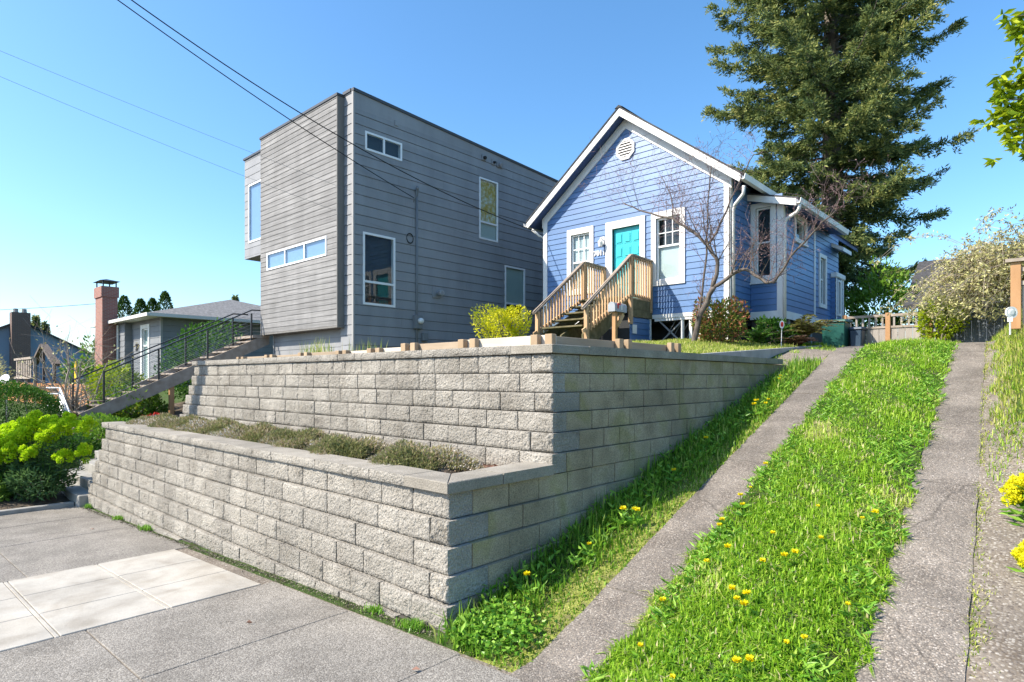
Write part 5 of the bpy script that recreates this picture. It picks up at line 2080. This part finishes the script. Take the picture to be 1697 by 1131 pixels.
# euphorbia: domed flower heads over whorled leafy stems
def euphorbia(base, heads, mat, label, hr=.16, leaf='leaf_euph', seed=1, nl=90):
    t = thing('euphorbia', base, label, 'euphorbia')
    r = np.random.default_rng(seed)
    P, D, T = [], [], []
    LP, LD = [], []
    m = MB()
    for h in heads:
        h = np.array(h)
        b = np.array(base) + np.array([r.normal() * .08, r.normal() * .08, 0])
        mid = b + (h - b) * np.array([.75, .75, .45])
        m.tube([b, mid, h], [.012, .011, .008], 5, cap=False)
        rad = hr * (.85 + .3 * r.random())
        for w in range(15):
            sd = unit(r.normal(size=3) + np.array([0, 0, .55]))
            sc = h + sd * rad * np.array([.8, .8, .9]) * (.6 + .4 * r.random())
            n = 60
            d = unit(r.normal(size=(n, 3)) + sd * .5)
            P.append(sc + d * hr * .30 * (.5 + .6 * r.random(n))[:, None])
            D.append(d + r.normal(size=(n, 3)) * .5 + np.array([0, 0, .3]))
            T.append(np.clip(.3 + .5 * r.random(n) + .25 * d[:, 2], 0, 1))
        for k in range(nl):
            s = r.random() ** .7 * .9
            p = b + (mid - b) * min(1, s * 2) if s < .5 else mid + (h - mid) * (s - .5) * 2
            a = r.random() * 6.28
            LP.append(p + r.normal(size=3) * .03)
            LD.append([math.cos(a), math.sin(a), .25 + r.normal() * .3])
    m.build('stems', M['weed'], t)
    P, D, T = map(np.concatenate, (P, D, T))
    put('flower_heads', leaf_mesh('flower_heads', P, D, np.maximum(.024, hr * .24), np.maximum(.02, hr * .2), T), M[mat], t)
    put('foliage', leaf_mesh('foliage', np.array(LP), np.array(LD), .12, .026), M[leaf], t)


euphorbia((-14.0, 2.35, -.35), [(-14.05, 2.2, 1.05), (-13.72, 2.5, 1.0), (-13.45, 2.66, .98), (-13.38, 2.6, .42), (-13.6, 2.35, .75), (-13.3, 2.92, 1.0), (-13.28, 2.9, .5), (-13.5, 2.5, .9), (-13.7, 2.15, .55), (-13.55, 2.75, 1.08), (-14.3, 2.3, .8), (-14.1, 2.05, .72), (-13.95, 1.95, .55), (-14.35, 2.55, 1.0), (-13.9, 2.15, .85), (-14.2, 2.45, .95), (-13.85, 2.3, 1.12), (-14.4, 2.15, .62)], 'bract_lime', 'lime-flowered euphorbia nearest the left end of the lower wall', hr=.16, seed=2, nl=150)
euphorbia((-14.6, 1.95, -.35), [(-14.65, 1.85, .72), (-14.45, 1.75, .5), (-14.75, 2.05, .9), (-14.55, 2.2, .95), (-14.4, 1.6, .3), (-14.85, 1.8, .55), (-14.5, 1.95, .78), (-14.7, 1.7, .5), (-14.35, 1.85, .42), (-14.2, 1.55, .25), (-14.5, 1.5, .15), (-14.3, 1.95, .62)], 'bract_lime', 'lime-flowered euphorbia at the left edge of the picture', hr=.155, seed=3, nl=150)
shrub('evergreen_shrub', (-13.95, 2.3, .0), (.62, .5, .4), 3000, .10, 'leaf_euph', 'grey-green leafy underplanting below the lime euphorbias', seed=44, base_z=-.45, aspect=.25)
shrub('evergreen_shrub', (-14.35, 1.75, -.15), (.55, .5, .3), 2000, .10, 'leaf_mid', 'low green plant at the foot of the left-hand euphorbia', seed=45, base_z=-.45, aspect=.25)
hd = []
for k in range(22):
    a, b = random.random() * 6.28, random.random() ** .6
    hd.append((-.02 + .34 * b * math.cos(a), 5.95 + .36 * b * math.sin(a), 1.10 - .16 * b * b + random.uniform(-.03, .03)))
euphorbia((.0, 5.95, .75), hd, 'bract_yellow', 'dome of bright yellow flowers at the right edge of the drive', hr=.085, leaf='weed', seed=5, nl=30)
hd = []
for k in range(15):
    a, b = random.random() * 6.28, random.random() ** .6
    hd.append((.02 + .24 * b * math.cos(a), 5.22 + .26 * b * math.sin(a), .82 - .12 * b * b + random.uniform(-.03, .03)))
euphorbia((.02, 5.22, .5), hd, 'bract_yellow', 'smaller low clump of yellow flowers nearest the camera', hr=.07, leaf='weed', seed=6, nl=30)


# evergreen tree at the right edge, reaching into the picture
def right_tree():
    c = (.95, 11.4)
    t = thing('broadleaf_tree', (c[0], c[1], 2.9), 'broad-leaved evergreen branches reaching in at the upper right edge', 'tree')
    m = MB()
    m.tube([(c[0], c[1], 2.4), (c[0] + .1, c[1], 4.2), (c[0], c[1] + .1, 6.8)], [.13, .1, .05], 8)
    m.build('trunk', M['bark'], t, smooth=True)
    r = np.random.default_rng(8)
    P, D = [], []
    lm = MB()
    ends = [(-.62, 10.8, 5.75), (-.60, 10.82, 5.55), (-.52, 10.85, 5.35), (-.55, 10.9, 5.98), (-.46, 10.8, 5.1), (-.42, 10.85, 5.6), (-.42, 10.9, 6.72), (-.46, 10.85, 6.88), (-.38, 10.9, 6.45), (-.3, 10.9, 6.1), (-.25, 10.9, 5.3), (-.2, 10.8, 5.8)]
    for k in range(30):
        a = r.random() * 6.28
        ends.append((c[0] + .3 + .9 * math.cos(a), c[1] + .9 * math.sin(a), 4.3 + 2.8 * r.random()))
    for e in ends:
        lm.tube([(c[0] + .03, c[1] + .02, e[2] - .5), ((c[0] + e[0]) / 2, (c[1] + e[1]) / 2, e[2] - .1), e], [.03, .02, .006], 5, cap=False)
        root = np.array([c[0] + .03, c[1] + .02, e[2] - .5])
        for w in range(18):
            f_ = 1.0 if w < 7 else .25 + .75 * r.random()
            q = root + (np.array(e) - root) * f_ + np.array([0, 0, .12]) * (1 - f_) + r.normal(size=3) * np.array([.1, .1, .12])
            n = 9
            a = r.random(n) * 6.28
            P.append(np.repeat(q[None], n, 0))
            D.append(np.stack([np.cos(a), np.sin(a), -.35 + r.normal(size=n) * .4], 1))
    lm.build('limbs', M['bark'], t)
    put('crown', leaf_mesh('crown', np.concatenate(P), np.concatenate(D), .15, .06, fold=.15), M['leaf_lime'], t)


right_tree()


# far trees at left
def column_tree(name, x, y, z0, h, r, label, seed, mat='cypress', n=2600, leaf=.32, group=None, taper=1.6):
    t = thing(name, (x, y, z0), label, 'tree', group)
    g = np.random.default_rng(seed)
    u = g.random(n)
    th = g.random(n) * 6.28
    prof = r * np.clip(np.sin(np.pi * np.clip(u, 0, 1) ** .6) ** .6, 0, 1) if taper < 2 else r * (1 - u) * (.75 + .5 * np.abs(np.sin(u * 30)))
    rr = prof * (.6 + .4 * g.random(n) ** .5)
    P = np.stack([x + rr * np.cos(th), y + rr * np.sin(th), z0 + .3 + u * h], 1)
    D = np.stack([np.cos(th) * .5, np.sin(th) * .5, np.full(n, .8 if taper < 2 else -.1)], 1) + g.normal(size=(n, 3)) * .3
    put('crown', leaf_mesh('crown', P, D, leaf, leaf * .4), M[mat], t)
    m = MB()
    m.tube([(x, y, z0 - .5), (x, y, z0 + h * .8)], [.2, .05], 6)
    m.build('trunk', M['bark'], t)


for k, (x, y, h, r) in enumerate(((-70.5, 18.8, 8.6, 1.3), (-69.2, 19.9, 8.3, 1.2), (-71.6, 17.6, 6.3, 1.2), (-68.0, 20.6, 8.3, 1.1), (-67.2, 21.5, 9.0, 1.3))):
    column_tree('cypress_tree', x, y, 1.2, h, r, ['tallest cypress of the left pair beyond the low roof', 'second cypress of the left pair beyond the low roof', 'short leftmost cypress next to the brick chimney', 'left cypress of the right-hand pair above the low roof', 'right cypress of the right-hand pair above the low roof'][k], 50 + k, group='cypresses beyond the low house')
for k, (x, y, h, r) in enumerate(((-98.7, 15.5, 8.0, 1.1), (-98.1, 16.2, 8.8, 1.1), (-97.2, 17.0, 7.9, 1.3), (-112, 8.5, 12.5, 3.0), (-80, 34, 11.5, 2.2))):
    column_tree('fir_tree', x, y, .8, h, r, ['small distant fir right of the far blue house, leftmost', 'small distant fir right of the far blue house, tallest', 'small distant fir right of the far blue house, rightmost', 'dark distant fir at the left edge', 'distant fir tip just above the low shingle roof'][k], 70 + k, mat='needles', taper=3, leaf=.5, n=2200, group='distant firs at left')


# ------------------------------------------------------------------ ground cover mounds in the planting trough
mounds = [(-12.0, .85, .20), (-10.85, .8, .22), (-9.55, .85, .23), (-8.35, .78, .22), (-7.15, .7, .22), (-6.05, .62, .20), (-4.75, .62, .21)]
mlab = ['creeping heath mound at the far left of the planting trough', 'second heath mound from the left in the planting trough', 'third heath mound from the left in the planting trough',
        'middle heath mound of the planting trough', 'third heath mound from the right in the planting trough', 'second heath mound from the right in the planting trough', 'heath mound nearest the corner of the planting trough']
for k, (x, rx_, h) in enumerate(mounds):
    t = thing('heath_mound', (x, 3.82, 1.0), mlab[k], 'ground cover', 'heath mounds in the planting trough')
    g = np.random.default_rng(200 + k)
    n = 12000
    th, u = g.random(n) * 6.28, g.random(n) ** .5
    lm = 1 + .18 * np.sin(th * 3 + k) + .1 * np.sin(th * 7 + 2 * k)
    X = x + rx_ * u * np.cos(th) * lm
    Y = 3.80 + .46 * u * np.sin(th) * lm
    hz = h * np.sqrt(np.clip(1 - u ** 2, 0, 1)) * (.8 + .25 * np.sin(X * 9 + k) * np.sin(Y * 11)) * (.55 + .6 * g.random(n) ** 1.4)
    P = np.stack([X, Y, 1.0 + hz], 1)
    D = np.stack([np.cos(th) * u, np.sin(th) * u, np.full(n, .9)], 1) + g.normal(size=(n, 3)) * .6
    tint = np.clip(.08 + .75 * g.random(n) + .3 * np.sin(X * 3.1 + k * 2) * np.sin(Y * 6 + k), 0, 1)
    put('foliage', leaf_mesh('foliage', P, D, .045, .014, tint), M['heath'], t)
    mm = MB()
    ring = 16
    for j in range(4):
        rr = 1 - j / 4
        for i in range(ring):
            a = i / ring * 6.283
            mm.v.append((x + rx_ * .93 * rr * math.cos(a), 3.80 + .37 * rr * math.sin(a), .99 + .72 * h * math.sqrt(max(0, 1 - rr * rr))))
    mm.v.append((x, 3.8, .99 + .74 * h))
    for j in range(3):
        for i in range(ring):
            a, b = j * ring + i, j * ring + (i + 1) % ring
            mm.f.append((a, b, b + ring, a + ring))
    for i in range(ring):
        mm.f.append((3 * ring + i, 3 * ring + (i + 1) % ring, 4 * ring))
    mm.build('root_mat', M['soil'], t, smooth=True)
n = 2600
P = np.stack([rng.uniform(-12.7, -3.85, n), rng.uniform(3.4, 4.38, n), np.full(n, .985) + rng.random(n) * .02], 1)
D = rng.normal(size=(n, 3)) * np.array([1, 1, .25])
tag(put('bark_chips', leaf_mesh('bark_chips', P, D, .06, .022, fold=.05), M['chip']), 'reddish bark chips scattered between the heath mounds', 'bark chips', kind='stuff')
# red blooms at the far end of the trough
t = thing('red_bedding', (-12.55, 4.25, 1.0), 'small patch of red flowers at the foot of the orange post', 'flowers')
P, d_, _ = cloud(220, (-12.95, 4.0, 1.07), (.28, .2, .1), 77)
put('petals', leaf_mesh('petals', P, d_ + np.array([0, 0, .6]), .05, .04), M['red_plastic'], t)
P, d_, _ = cloud(260, (-12.95, 4.0, 1.03), (.3, .22, .08), 78)
put('foliage', leaf_mesh('foliage', P, d_ + np.array([0, 0, .4]), .06, .025), M['weed'], t)


# ------------------------------------------------------------------ grass
def scatter(n, x0, x1, y0, y1, keep):
    X = rng.uniform(x0, x1, n)
    Y = rng.uniform(y0, y1, n)
    k = keep(X, Y)
    X, Y = X[k], Y[k]
    return np.stack([X, Y, ground(X, Y) - .02], 1)


def patch(X, Y, f=1.0, s=0.0):
    return np.sin(X * 2.7 * f + 1.3 + s) * np.sin(Y * 2.1 * f + .4 * X + s) * .6 + np.sin(X * 6.1 * f + Y * 4.3 * f + s) * .4


def grass(name, P, H, W, mat, label, lean=.8, tint=None, droop=.1):
    o = put(name, blade_mesh(name, P, H, W, lean, tint, droop), M[mat])
    return tag(o, label, 'grass', kind='stuff')


# middle strip of the drive: thick near the camera, thinning with distance
def near_w(Y, near=3.0, far=13.5):
    return 1.0 - .62 * np.clip((Y - near) / (far - near), 0, 1)


def mid_keep(X, Y):
    e = np.minimum(X - lsr(Y), rsl(Y) - X)
    wob = .03 + .03 * np.sin(Y * 8.3) + .02 * np.sin(Y * 21)
    return (e > -wob - .0) & (rng.random(len(X)) < near_w(Y)) & ((Y > 2.85 + .1 * np.sin(X * 9)))


P = scatter(190000, -3.0, -.7, 2.8, 14.6, mid_keep)
crown = .06 * sstep(0, .35, np.minimum(P[:, 0] - lsr(P[:, 1]), rsl(P[:, 1]) - P[:, 0]))
P[:, 2] += crown
# a turf bed under the blades so that the crown of the strip is solid
tb = MB()
ny = 60
for i in range(ny + 1):
    y = 2.85 + 11.6 * i / ny
    for k in range(7):
        u = k / 6
        x = lsr(y) - .01 + (rsl(y) - lsr(y) + .02) * u
        tb.v.append((x, y, float(ground(x, y)) + .012 + .058 * float(sstep(0, .35, min(u, 1 - u) * 1.2)) + .012 * math.sin(x * 11 + y * 7) - .01))
for i in range(ny):
    for k in range(6):
        a = i * 7 + k
        tb.f.append((a, a + 1, a + 8, a + 7))
tag(tb.build('verge', M['turf'], None, smooth=True), kind='structure')
q = patch(P[:, 0], P[:, 1])
H = (.038 + .065 * rng.random(len(P)) ** 1.8) * np.maximum(.75, 1 + .5 * q)
tint = np.clip(.42 + .2 * q + .22 * rng.normal(size=len(P)), 0, .92)
tint = np.where(rng.random(len(P)) < .05 + .22 * (patch(P[:, 0], P[:, 1], 2.3, 4) > .55), 1.0, tint)
yel = np.sin(P[:, 0] * 3.3 + 2) * np.sin(P[:, 1] * 1.7 + 1) > .72
tint = np.where(yel, np.clip(tint + .3, 0, 1), tint)
grass('grass_strip', P, H, .009 + .008 * rng.random(len(P)) ** 2, 'grass', 'lush green grass strip between the two driveway ribbons', 1.5, tint, droop=.25)
# extra blades where the camera is nearest
P = scatter(52000, -2.6, -.7, 2.85, 5.6, lambda X, Y: mid_keep(X, Y))
P[:, 2] += .06 * sstep(0, .35, np.minimum(P[:, 0] - lsr(P[:, 1]), rsl(P[:, 1]) - P[:, 0]))
grass('near_grass', P, .03 + .06 * rng.random(len(P)) ** 1.6, .008 + .008 * rng.random(len(P)) ** 2, 'grass', 'dense short grass at the near end of the middle strip', 1.5, np.clip(.4 + .24 * rng.normal(size=len(P)), 0, .92), droop=.25)
# broad weeds in it
P = scatter(26000, -3.0, -.7, 2.9, 13, lambda X, Y: mid_keep(X, Y) & (patch(X, Y, 1.4, 2) > -.1))
P[:, 2] += .07
a = rng.random(len(P)) * 6.28
tag(put('lawn_weeds', leaf_mesh('lawn_weeds', P, np.stack([np.cos(a), np.sin(a), .3 + .5 * rng.random(len(P))], 1), .045 + .06 * rng.random(len(P)), .018), M['weed']), 'broad-leaved weeds among the grass of the middle strip', 'weeds', kind='stuff')

# verge between wall and left ribbon
def wallx(Y): return np.where(Y < 4.5, -3.36 - 0 * Y, -3.4 - .014 * (Y - 4.5))
def verge_keep(X, Y):
    return (X > np.where(Y < 3.0, -3.3, wallx(Y) - .02 - .05 * (Y > 6))) & (X < lsl(Y) + .01) & (Y > 2.78)


P = scatter(26000, -3.75, -2.5, 2.8, 11.6, lambda X, Y: verge_keep(X, Y) & (rng.random(len(X)) < .95 * (1 - .55 * sstep(.35, .75, X - wallx(Y)))))
d = np.clip((P[:, 0] - wallx(P[:, 1])) / .75, 0, 1)
tall = np.clip(1.15 - d * 1.15, .12, 1)
H = (.04 + .22 * rng.random(len(P)) ** 2 * tall) * (1 + .3 * patch(P[:, 0], P[:, 1], 1.5))
grass('verge_grass', P, H, .007 + .009 * rng.random(len(P)), 'grass_long', 'long unkempt grass growing along the foot of the side wall', .9)
P = scatter(42000, -3.75, -2.5, 2.75, 10.8, lambda X, Y: verge_keep(X, Y) & (X - wallx(Y) > .22 + .1 * np.sin(Y * 3)) & (patch(X, Y, 1.3, 5) > -.5))
grass('verge_moss', P, .012 + .022 * rng.random(len(P)), .010, 'grass_dry', 'short yellowish moss and turf along the left ribbon', 1.2)
P = scatter(2600, -3.6, -2.7, 2.8, 10.5, lambda X, Y: verge_keep(X, Y) & (X - wallx(Y) < .42))
P[:, 2] += .02 + .11 * rng.random(len(P))
a = rng.random(len(P)) * 6.28
tag(put('verge_weeds', leaf_mesh('verge_weeds', P, np.stack([np.cos(a), np.sin(a), .3 + .6 * rng.random(len(P))], 1), .05 + .05 * rng.random(len(P)), .026), M['weed']), 'leafy weeds crowding the foot of the side wall', 'weeds', kind='stuff')
# weeds at the corner of the wall and along its foot
P = np.stack([rng.normal(-2.98, .17, 1500), rng.normal(3.06, .14, 1500), np.zeros(1500)], 1)
P = P[(P[:, 1] > 2.83) & (P[:, 0] < -2.62) & (P[:, 0] > -3.3)]
P[:, 2] = ground(P[:, 0], P[:, 1]) + .01 + .09 * rng.random(len(P))
a = rng.random(len(P)) * 6.28
tag(put('corner_weeds', leaf_mesh('corner_weeds', P, np.stack([np.cos(a), np.sin(a), .5 * rng.random(len(P))], 1), .04, .03), M['weed']), 'round-leaved weeds at the street corner of the wall', 'weeds', kind='stuff')
spots = [(-3.62, 2.85, .5), (-4.15, 2.88, .25), (-9.62, 2.84, .6), (-10.95, 2.84, .35), (-12.75, 2.85, .5), (-11.9, 2.84, .2), (-6.0, 2.83, .15), (-6.9, 2.83, .12)]
for k, (x, y, s_) in enumerate(spots[:5]):
    n = int(260 * s_) + 40
    P = np.stack([rng.normal(x, .07 * (.4 + s_), n), rng.normal(y, .03, n), np.zeros(n)], 1)
    P[:, 2] = .045 * (P[:, 0] + 3.48)
    o = put('weed_tuft', blade_mesh('weed_tuft', P, .05 + .09 * s_ * rng.random(n), .008, 1.1), M['weed'])
    tag(o, ['bright weed tuft at the street corner of the lower wall', 'sprawling weed in the pavement joint near the wall corner', 'weed tuft against the lower wall beyond the pale slabs', 'small weed further left at the foot of the lower wall', 'weed tuft at the far left foot of the lower wall'][k], 'weed', 'weeds along the foot of the lower wall', kind='stuff')
# dirt and moss gathered in the joint between pavement and wall
n = 2600
X = rng.uniform(-12.9, -3.35, n)
P = np.stack([X, 2.90 - .0012 * (-3.4 - X) * 8 - np.abs(rng.normal(0, .04, n)), .045 * (X + 3.48) + .004], 1)
D = rng.normal(size=(n, 3)) * np.array([1, 1, .3])
tag(put('joint_litter', leaf_mesh('joint_litter', P, D, .02, .011, fold=.1), M['litter']), 'dirt and leaf litter gathered along the foot of the lower wall', 'litter', kind='stuff')

# front lawn of the cottage
P = scatter(60000, -7.6, -4.1, 7.2, 14.2, lambda X, Y: (X < -4.26) & (Y > 7.3) & ((X > -7.2) | (Y < 10.5)) & (Y < 13.9))
H = (.05 + .07 * rng.random(len(P))) * (1 + .3 * patch(P[:, 0], P[:, 1]))
grass('front_lawn', P, H, .012, 'grass_dry', 'pale sunlit front lawn between the kerb and the cottage', 1.0)
# lot behind the edging in front of the grey house: tufts of reedy grass
for k, (x, y) in enumerate(((-12.9, 7.2), (-12.0, 7.0), (-11.3, 6.6), (-10.6, 7.3), (-12.3, 8.0))):
    n = 70
    P = np.stack([rng.normal(x, .18, n), rng.normal(y, .12, n), np.full(n, 2.15)], 1)
    o = put('reed_tuft', blade_mesh('reed_tuft', P, .25 + .45 * rng.random(n), .014, .5, droop=.0), M['grass_dry'])
    tag(o, 'thin reedy grass tuft standing before the base of the grey house', 'grass tuft', 'reed tufts before the grey house')
P = scatter(7000, -12.5, -7.6, 5.1, 9.5, lambda X, Y: patch(X, Y, 1.1) > .2)
grass('bed_grass', P, .06 + .1 * rng.random(len(P)), .012, 'grass_dry', 'sparse grass on the planting bed behind the plank edging', .8)

# right bank: pale long grass, scrappy turf by the ribbon
P = scatter(70000, -1.3, 2.2, 5.5, 16.4, lambda X, Y: (X > rsr(Y) + .12 + .05 * np.sin(Y * 5)) & (rng.random(len(X)) < np.clip((Y - 6.2) / 2.2, 0, 1) * .95) & (X < rsr(Y) + 2.6))
H = (.06 + .11 * rng.random(len(P)) ** 1.5) * np.clip((P[:, 1] - 5.5) / 3, .4, 1)
grass('bank_grass', P, H, .010, 'grass_dry', 'long pale grass on the bank right of the drive', 1.0, droop=.2)
P = scatter(45000, -1.3, 2.2, 6.0, 16.4, lambda X, Y: (X > rsr(Y) + .1 + .05 * np.sin(Y * 7)) & (X < rsr(Y) + 2.4) & (rng.random(len(X)) < np.clip((Y - 6.0) / 2.0, 0, 1)) & (patch(X, Y, 1.2, 7) > -.45))
grass('bank_turf', P, .04 + .09 * rng.random(len(P)) ** 1.4, .010, 'grass', 'green turf growing among the pale grass on the right bank', 1.1)
P = scatter(60000, -1.2, .4, 3.0, 14, lambda X, Y: (X > rsr(Y) - .02) & (X < rsr(Y) + .03 + .12 * rng.random(len(X))) & (patch(X * 2, Y, 1.7, 3) > -.45))
grass('ribbon_edge_grass', P, .02 + .035 * rng.random(len(P)), .008, 'grass_dry', 'thin turf creeping along the right edge of the drive', 1.2)
P = scatter(7000, -4.15, -2.6, 10.4, 16.5, lambda X, Y: (X < lsl(Y) + .02) & (X > -4.1) & (patch(X, Y, 1.6, 9) > .25))
grass('gravel_grass', P, .03 + .06 * rng.random(len(P)), .009, 'grass', 'tufts of grass in the gravel beside the lawn kerb', 1.0)
P = scatter(5000, -5.0, -3.9, 14.6, 16.4, lambda X, Y: (X < -3.6) & (patch(X, Y, 1.2, 4) > -.2))
grass('bin_grass', P, .06 + .12 * rng.random(len(P)), .012, 'grass', 'taller grass in front of the green bin', .9)


# ------------------------------------------------------------------ dandelions, one plant each
dan = thing('dandelion', (0, 0, 0), 'yellow dandelion', 'dandelion', 'dandelions beside the drive')
n = 70
th = rng.random(n) * 6.28
u = rng.random(n)
mz = .115
P = np.stack([.004 * np.cos(th), .004 * np.sin(th), np.full(n, mz) + .006 * u], 1)
D = np.stack([np.cos(th), np.sin(th), .15 + 1.1 * u], 1)
me = leaf_mesh('flower', P, D, .025, .0085, u, fold=.0)
fl = put('flower', me, M['petal'], dan)
m = MB()
m.tube([(0, .0, 0), (.006, .004, .06), (0, 0, mz)], .0028, 5)
m.build('stem', M['weed'], dan)
P = np.zeros((9, 3)) + np.array([0, 0, .012])
a = np.arange(9) * .7
put('leaves', leaf_mesh('leaves', P, np.stack([np.cos(a), np.sin(a), .4 + 0 * a], 1), .10, .028), M['weed'], dan)
dand = [(-2.02, 3.75, 0), (-1.62, 3.12, 0), (-1.93, 3.3, 0), (-1.98, 4.35, 0), (-1.36, 3.38, 0), (-1.30, 3.42, 0), (-1.20, 3.72, 0), (-1.12, 3.78, 0), (-1.55, 4.02, 0), (-1.52, 3.9, 0), (-1.66, 4.05, 0), (-1.60, 3.98, 0),
        (-1.50, 4.6, 0), (-1.45, 4.68, 0), (-1.62, 4.5, 0), (-1.36, 5.0, 0), (-1.18, 5.45, 0), (-1.10, 5.5, 0), (-1.55, 5.6, 0), (-2.12, 4.9, 0), (-2.14, 5.0, 0), (-2.10, 5.35, 0), (-2.18, 5.5, 0), (-2.2, 5.8, 0), (-2.24, 6.3, 0), (-1.9, 4.55, 0), (-1.7, 4.95, 0), (-1.0, 4.25, 0)]
dand2 = [(-2.98, 4.25, 1), (-3.02, 4.85, 1), (-2.96, 4.95, 1), (-2.9, 4.9, 1), (-3.05, 5.9, 1), (-3.12, 3.6, 1), (-3.1, 8.3, 1), (-3.14, 8.5, 1), (-3.2, 8.6, 1), (-3.05, 8.7, 1), (-3.0, 8.45, 1), (-3.35, 10.1, 1), (-3.3, 9.9, 1), (-3.15, 6.9, 1)]
for i, (x, y, k) in enumerate(dand + dand2):
    loc = (x, y, gz(x, y) + (.03 if k == 0 else .02))
    if i == 0:
        o = dan
        o.location = loc
    else:
        o = copy_tree(dan, loc, random.random() * 6.28, random.uniform(.65, 1.2) * (1.0 if k == 0 else 1.15))
    o['label'] = 'yellow dandelion in bloom on the middle grass strip' if k == 0 else 'yellow dandelion in the long grass along the side wall'
    o['group'] = 'dandelions on the middle strip' if k == 0 else 'dandelions along the side wall'

# a few fallen leaves on the pavement
for k, (x, y) in enumerate(((-4.75, 2.1), (-10.4, 2.35), (-3.05, 2.4))):
    P = np.array([[x, y, .045 * (x + 3.48) + .012]])
    o = put('fallen_leaf', leaf_mesh('fallen_leaf', P, np.array([[1, .6, .12]]), .06, .035, [0.7], fold=.3), M['chip'])
    tag(o, ['brown fallen leaf on the pavement before the wall corner', 'brown fallen leaf on the far grey pavement', 'brown fallen leaf near the drive entrance'][k], 'leaf', 'fallen leaves on the pavement')
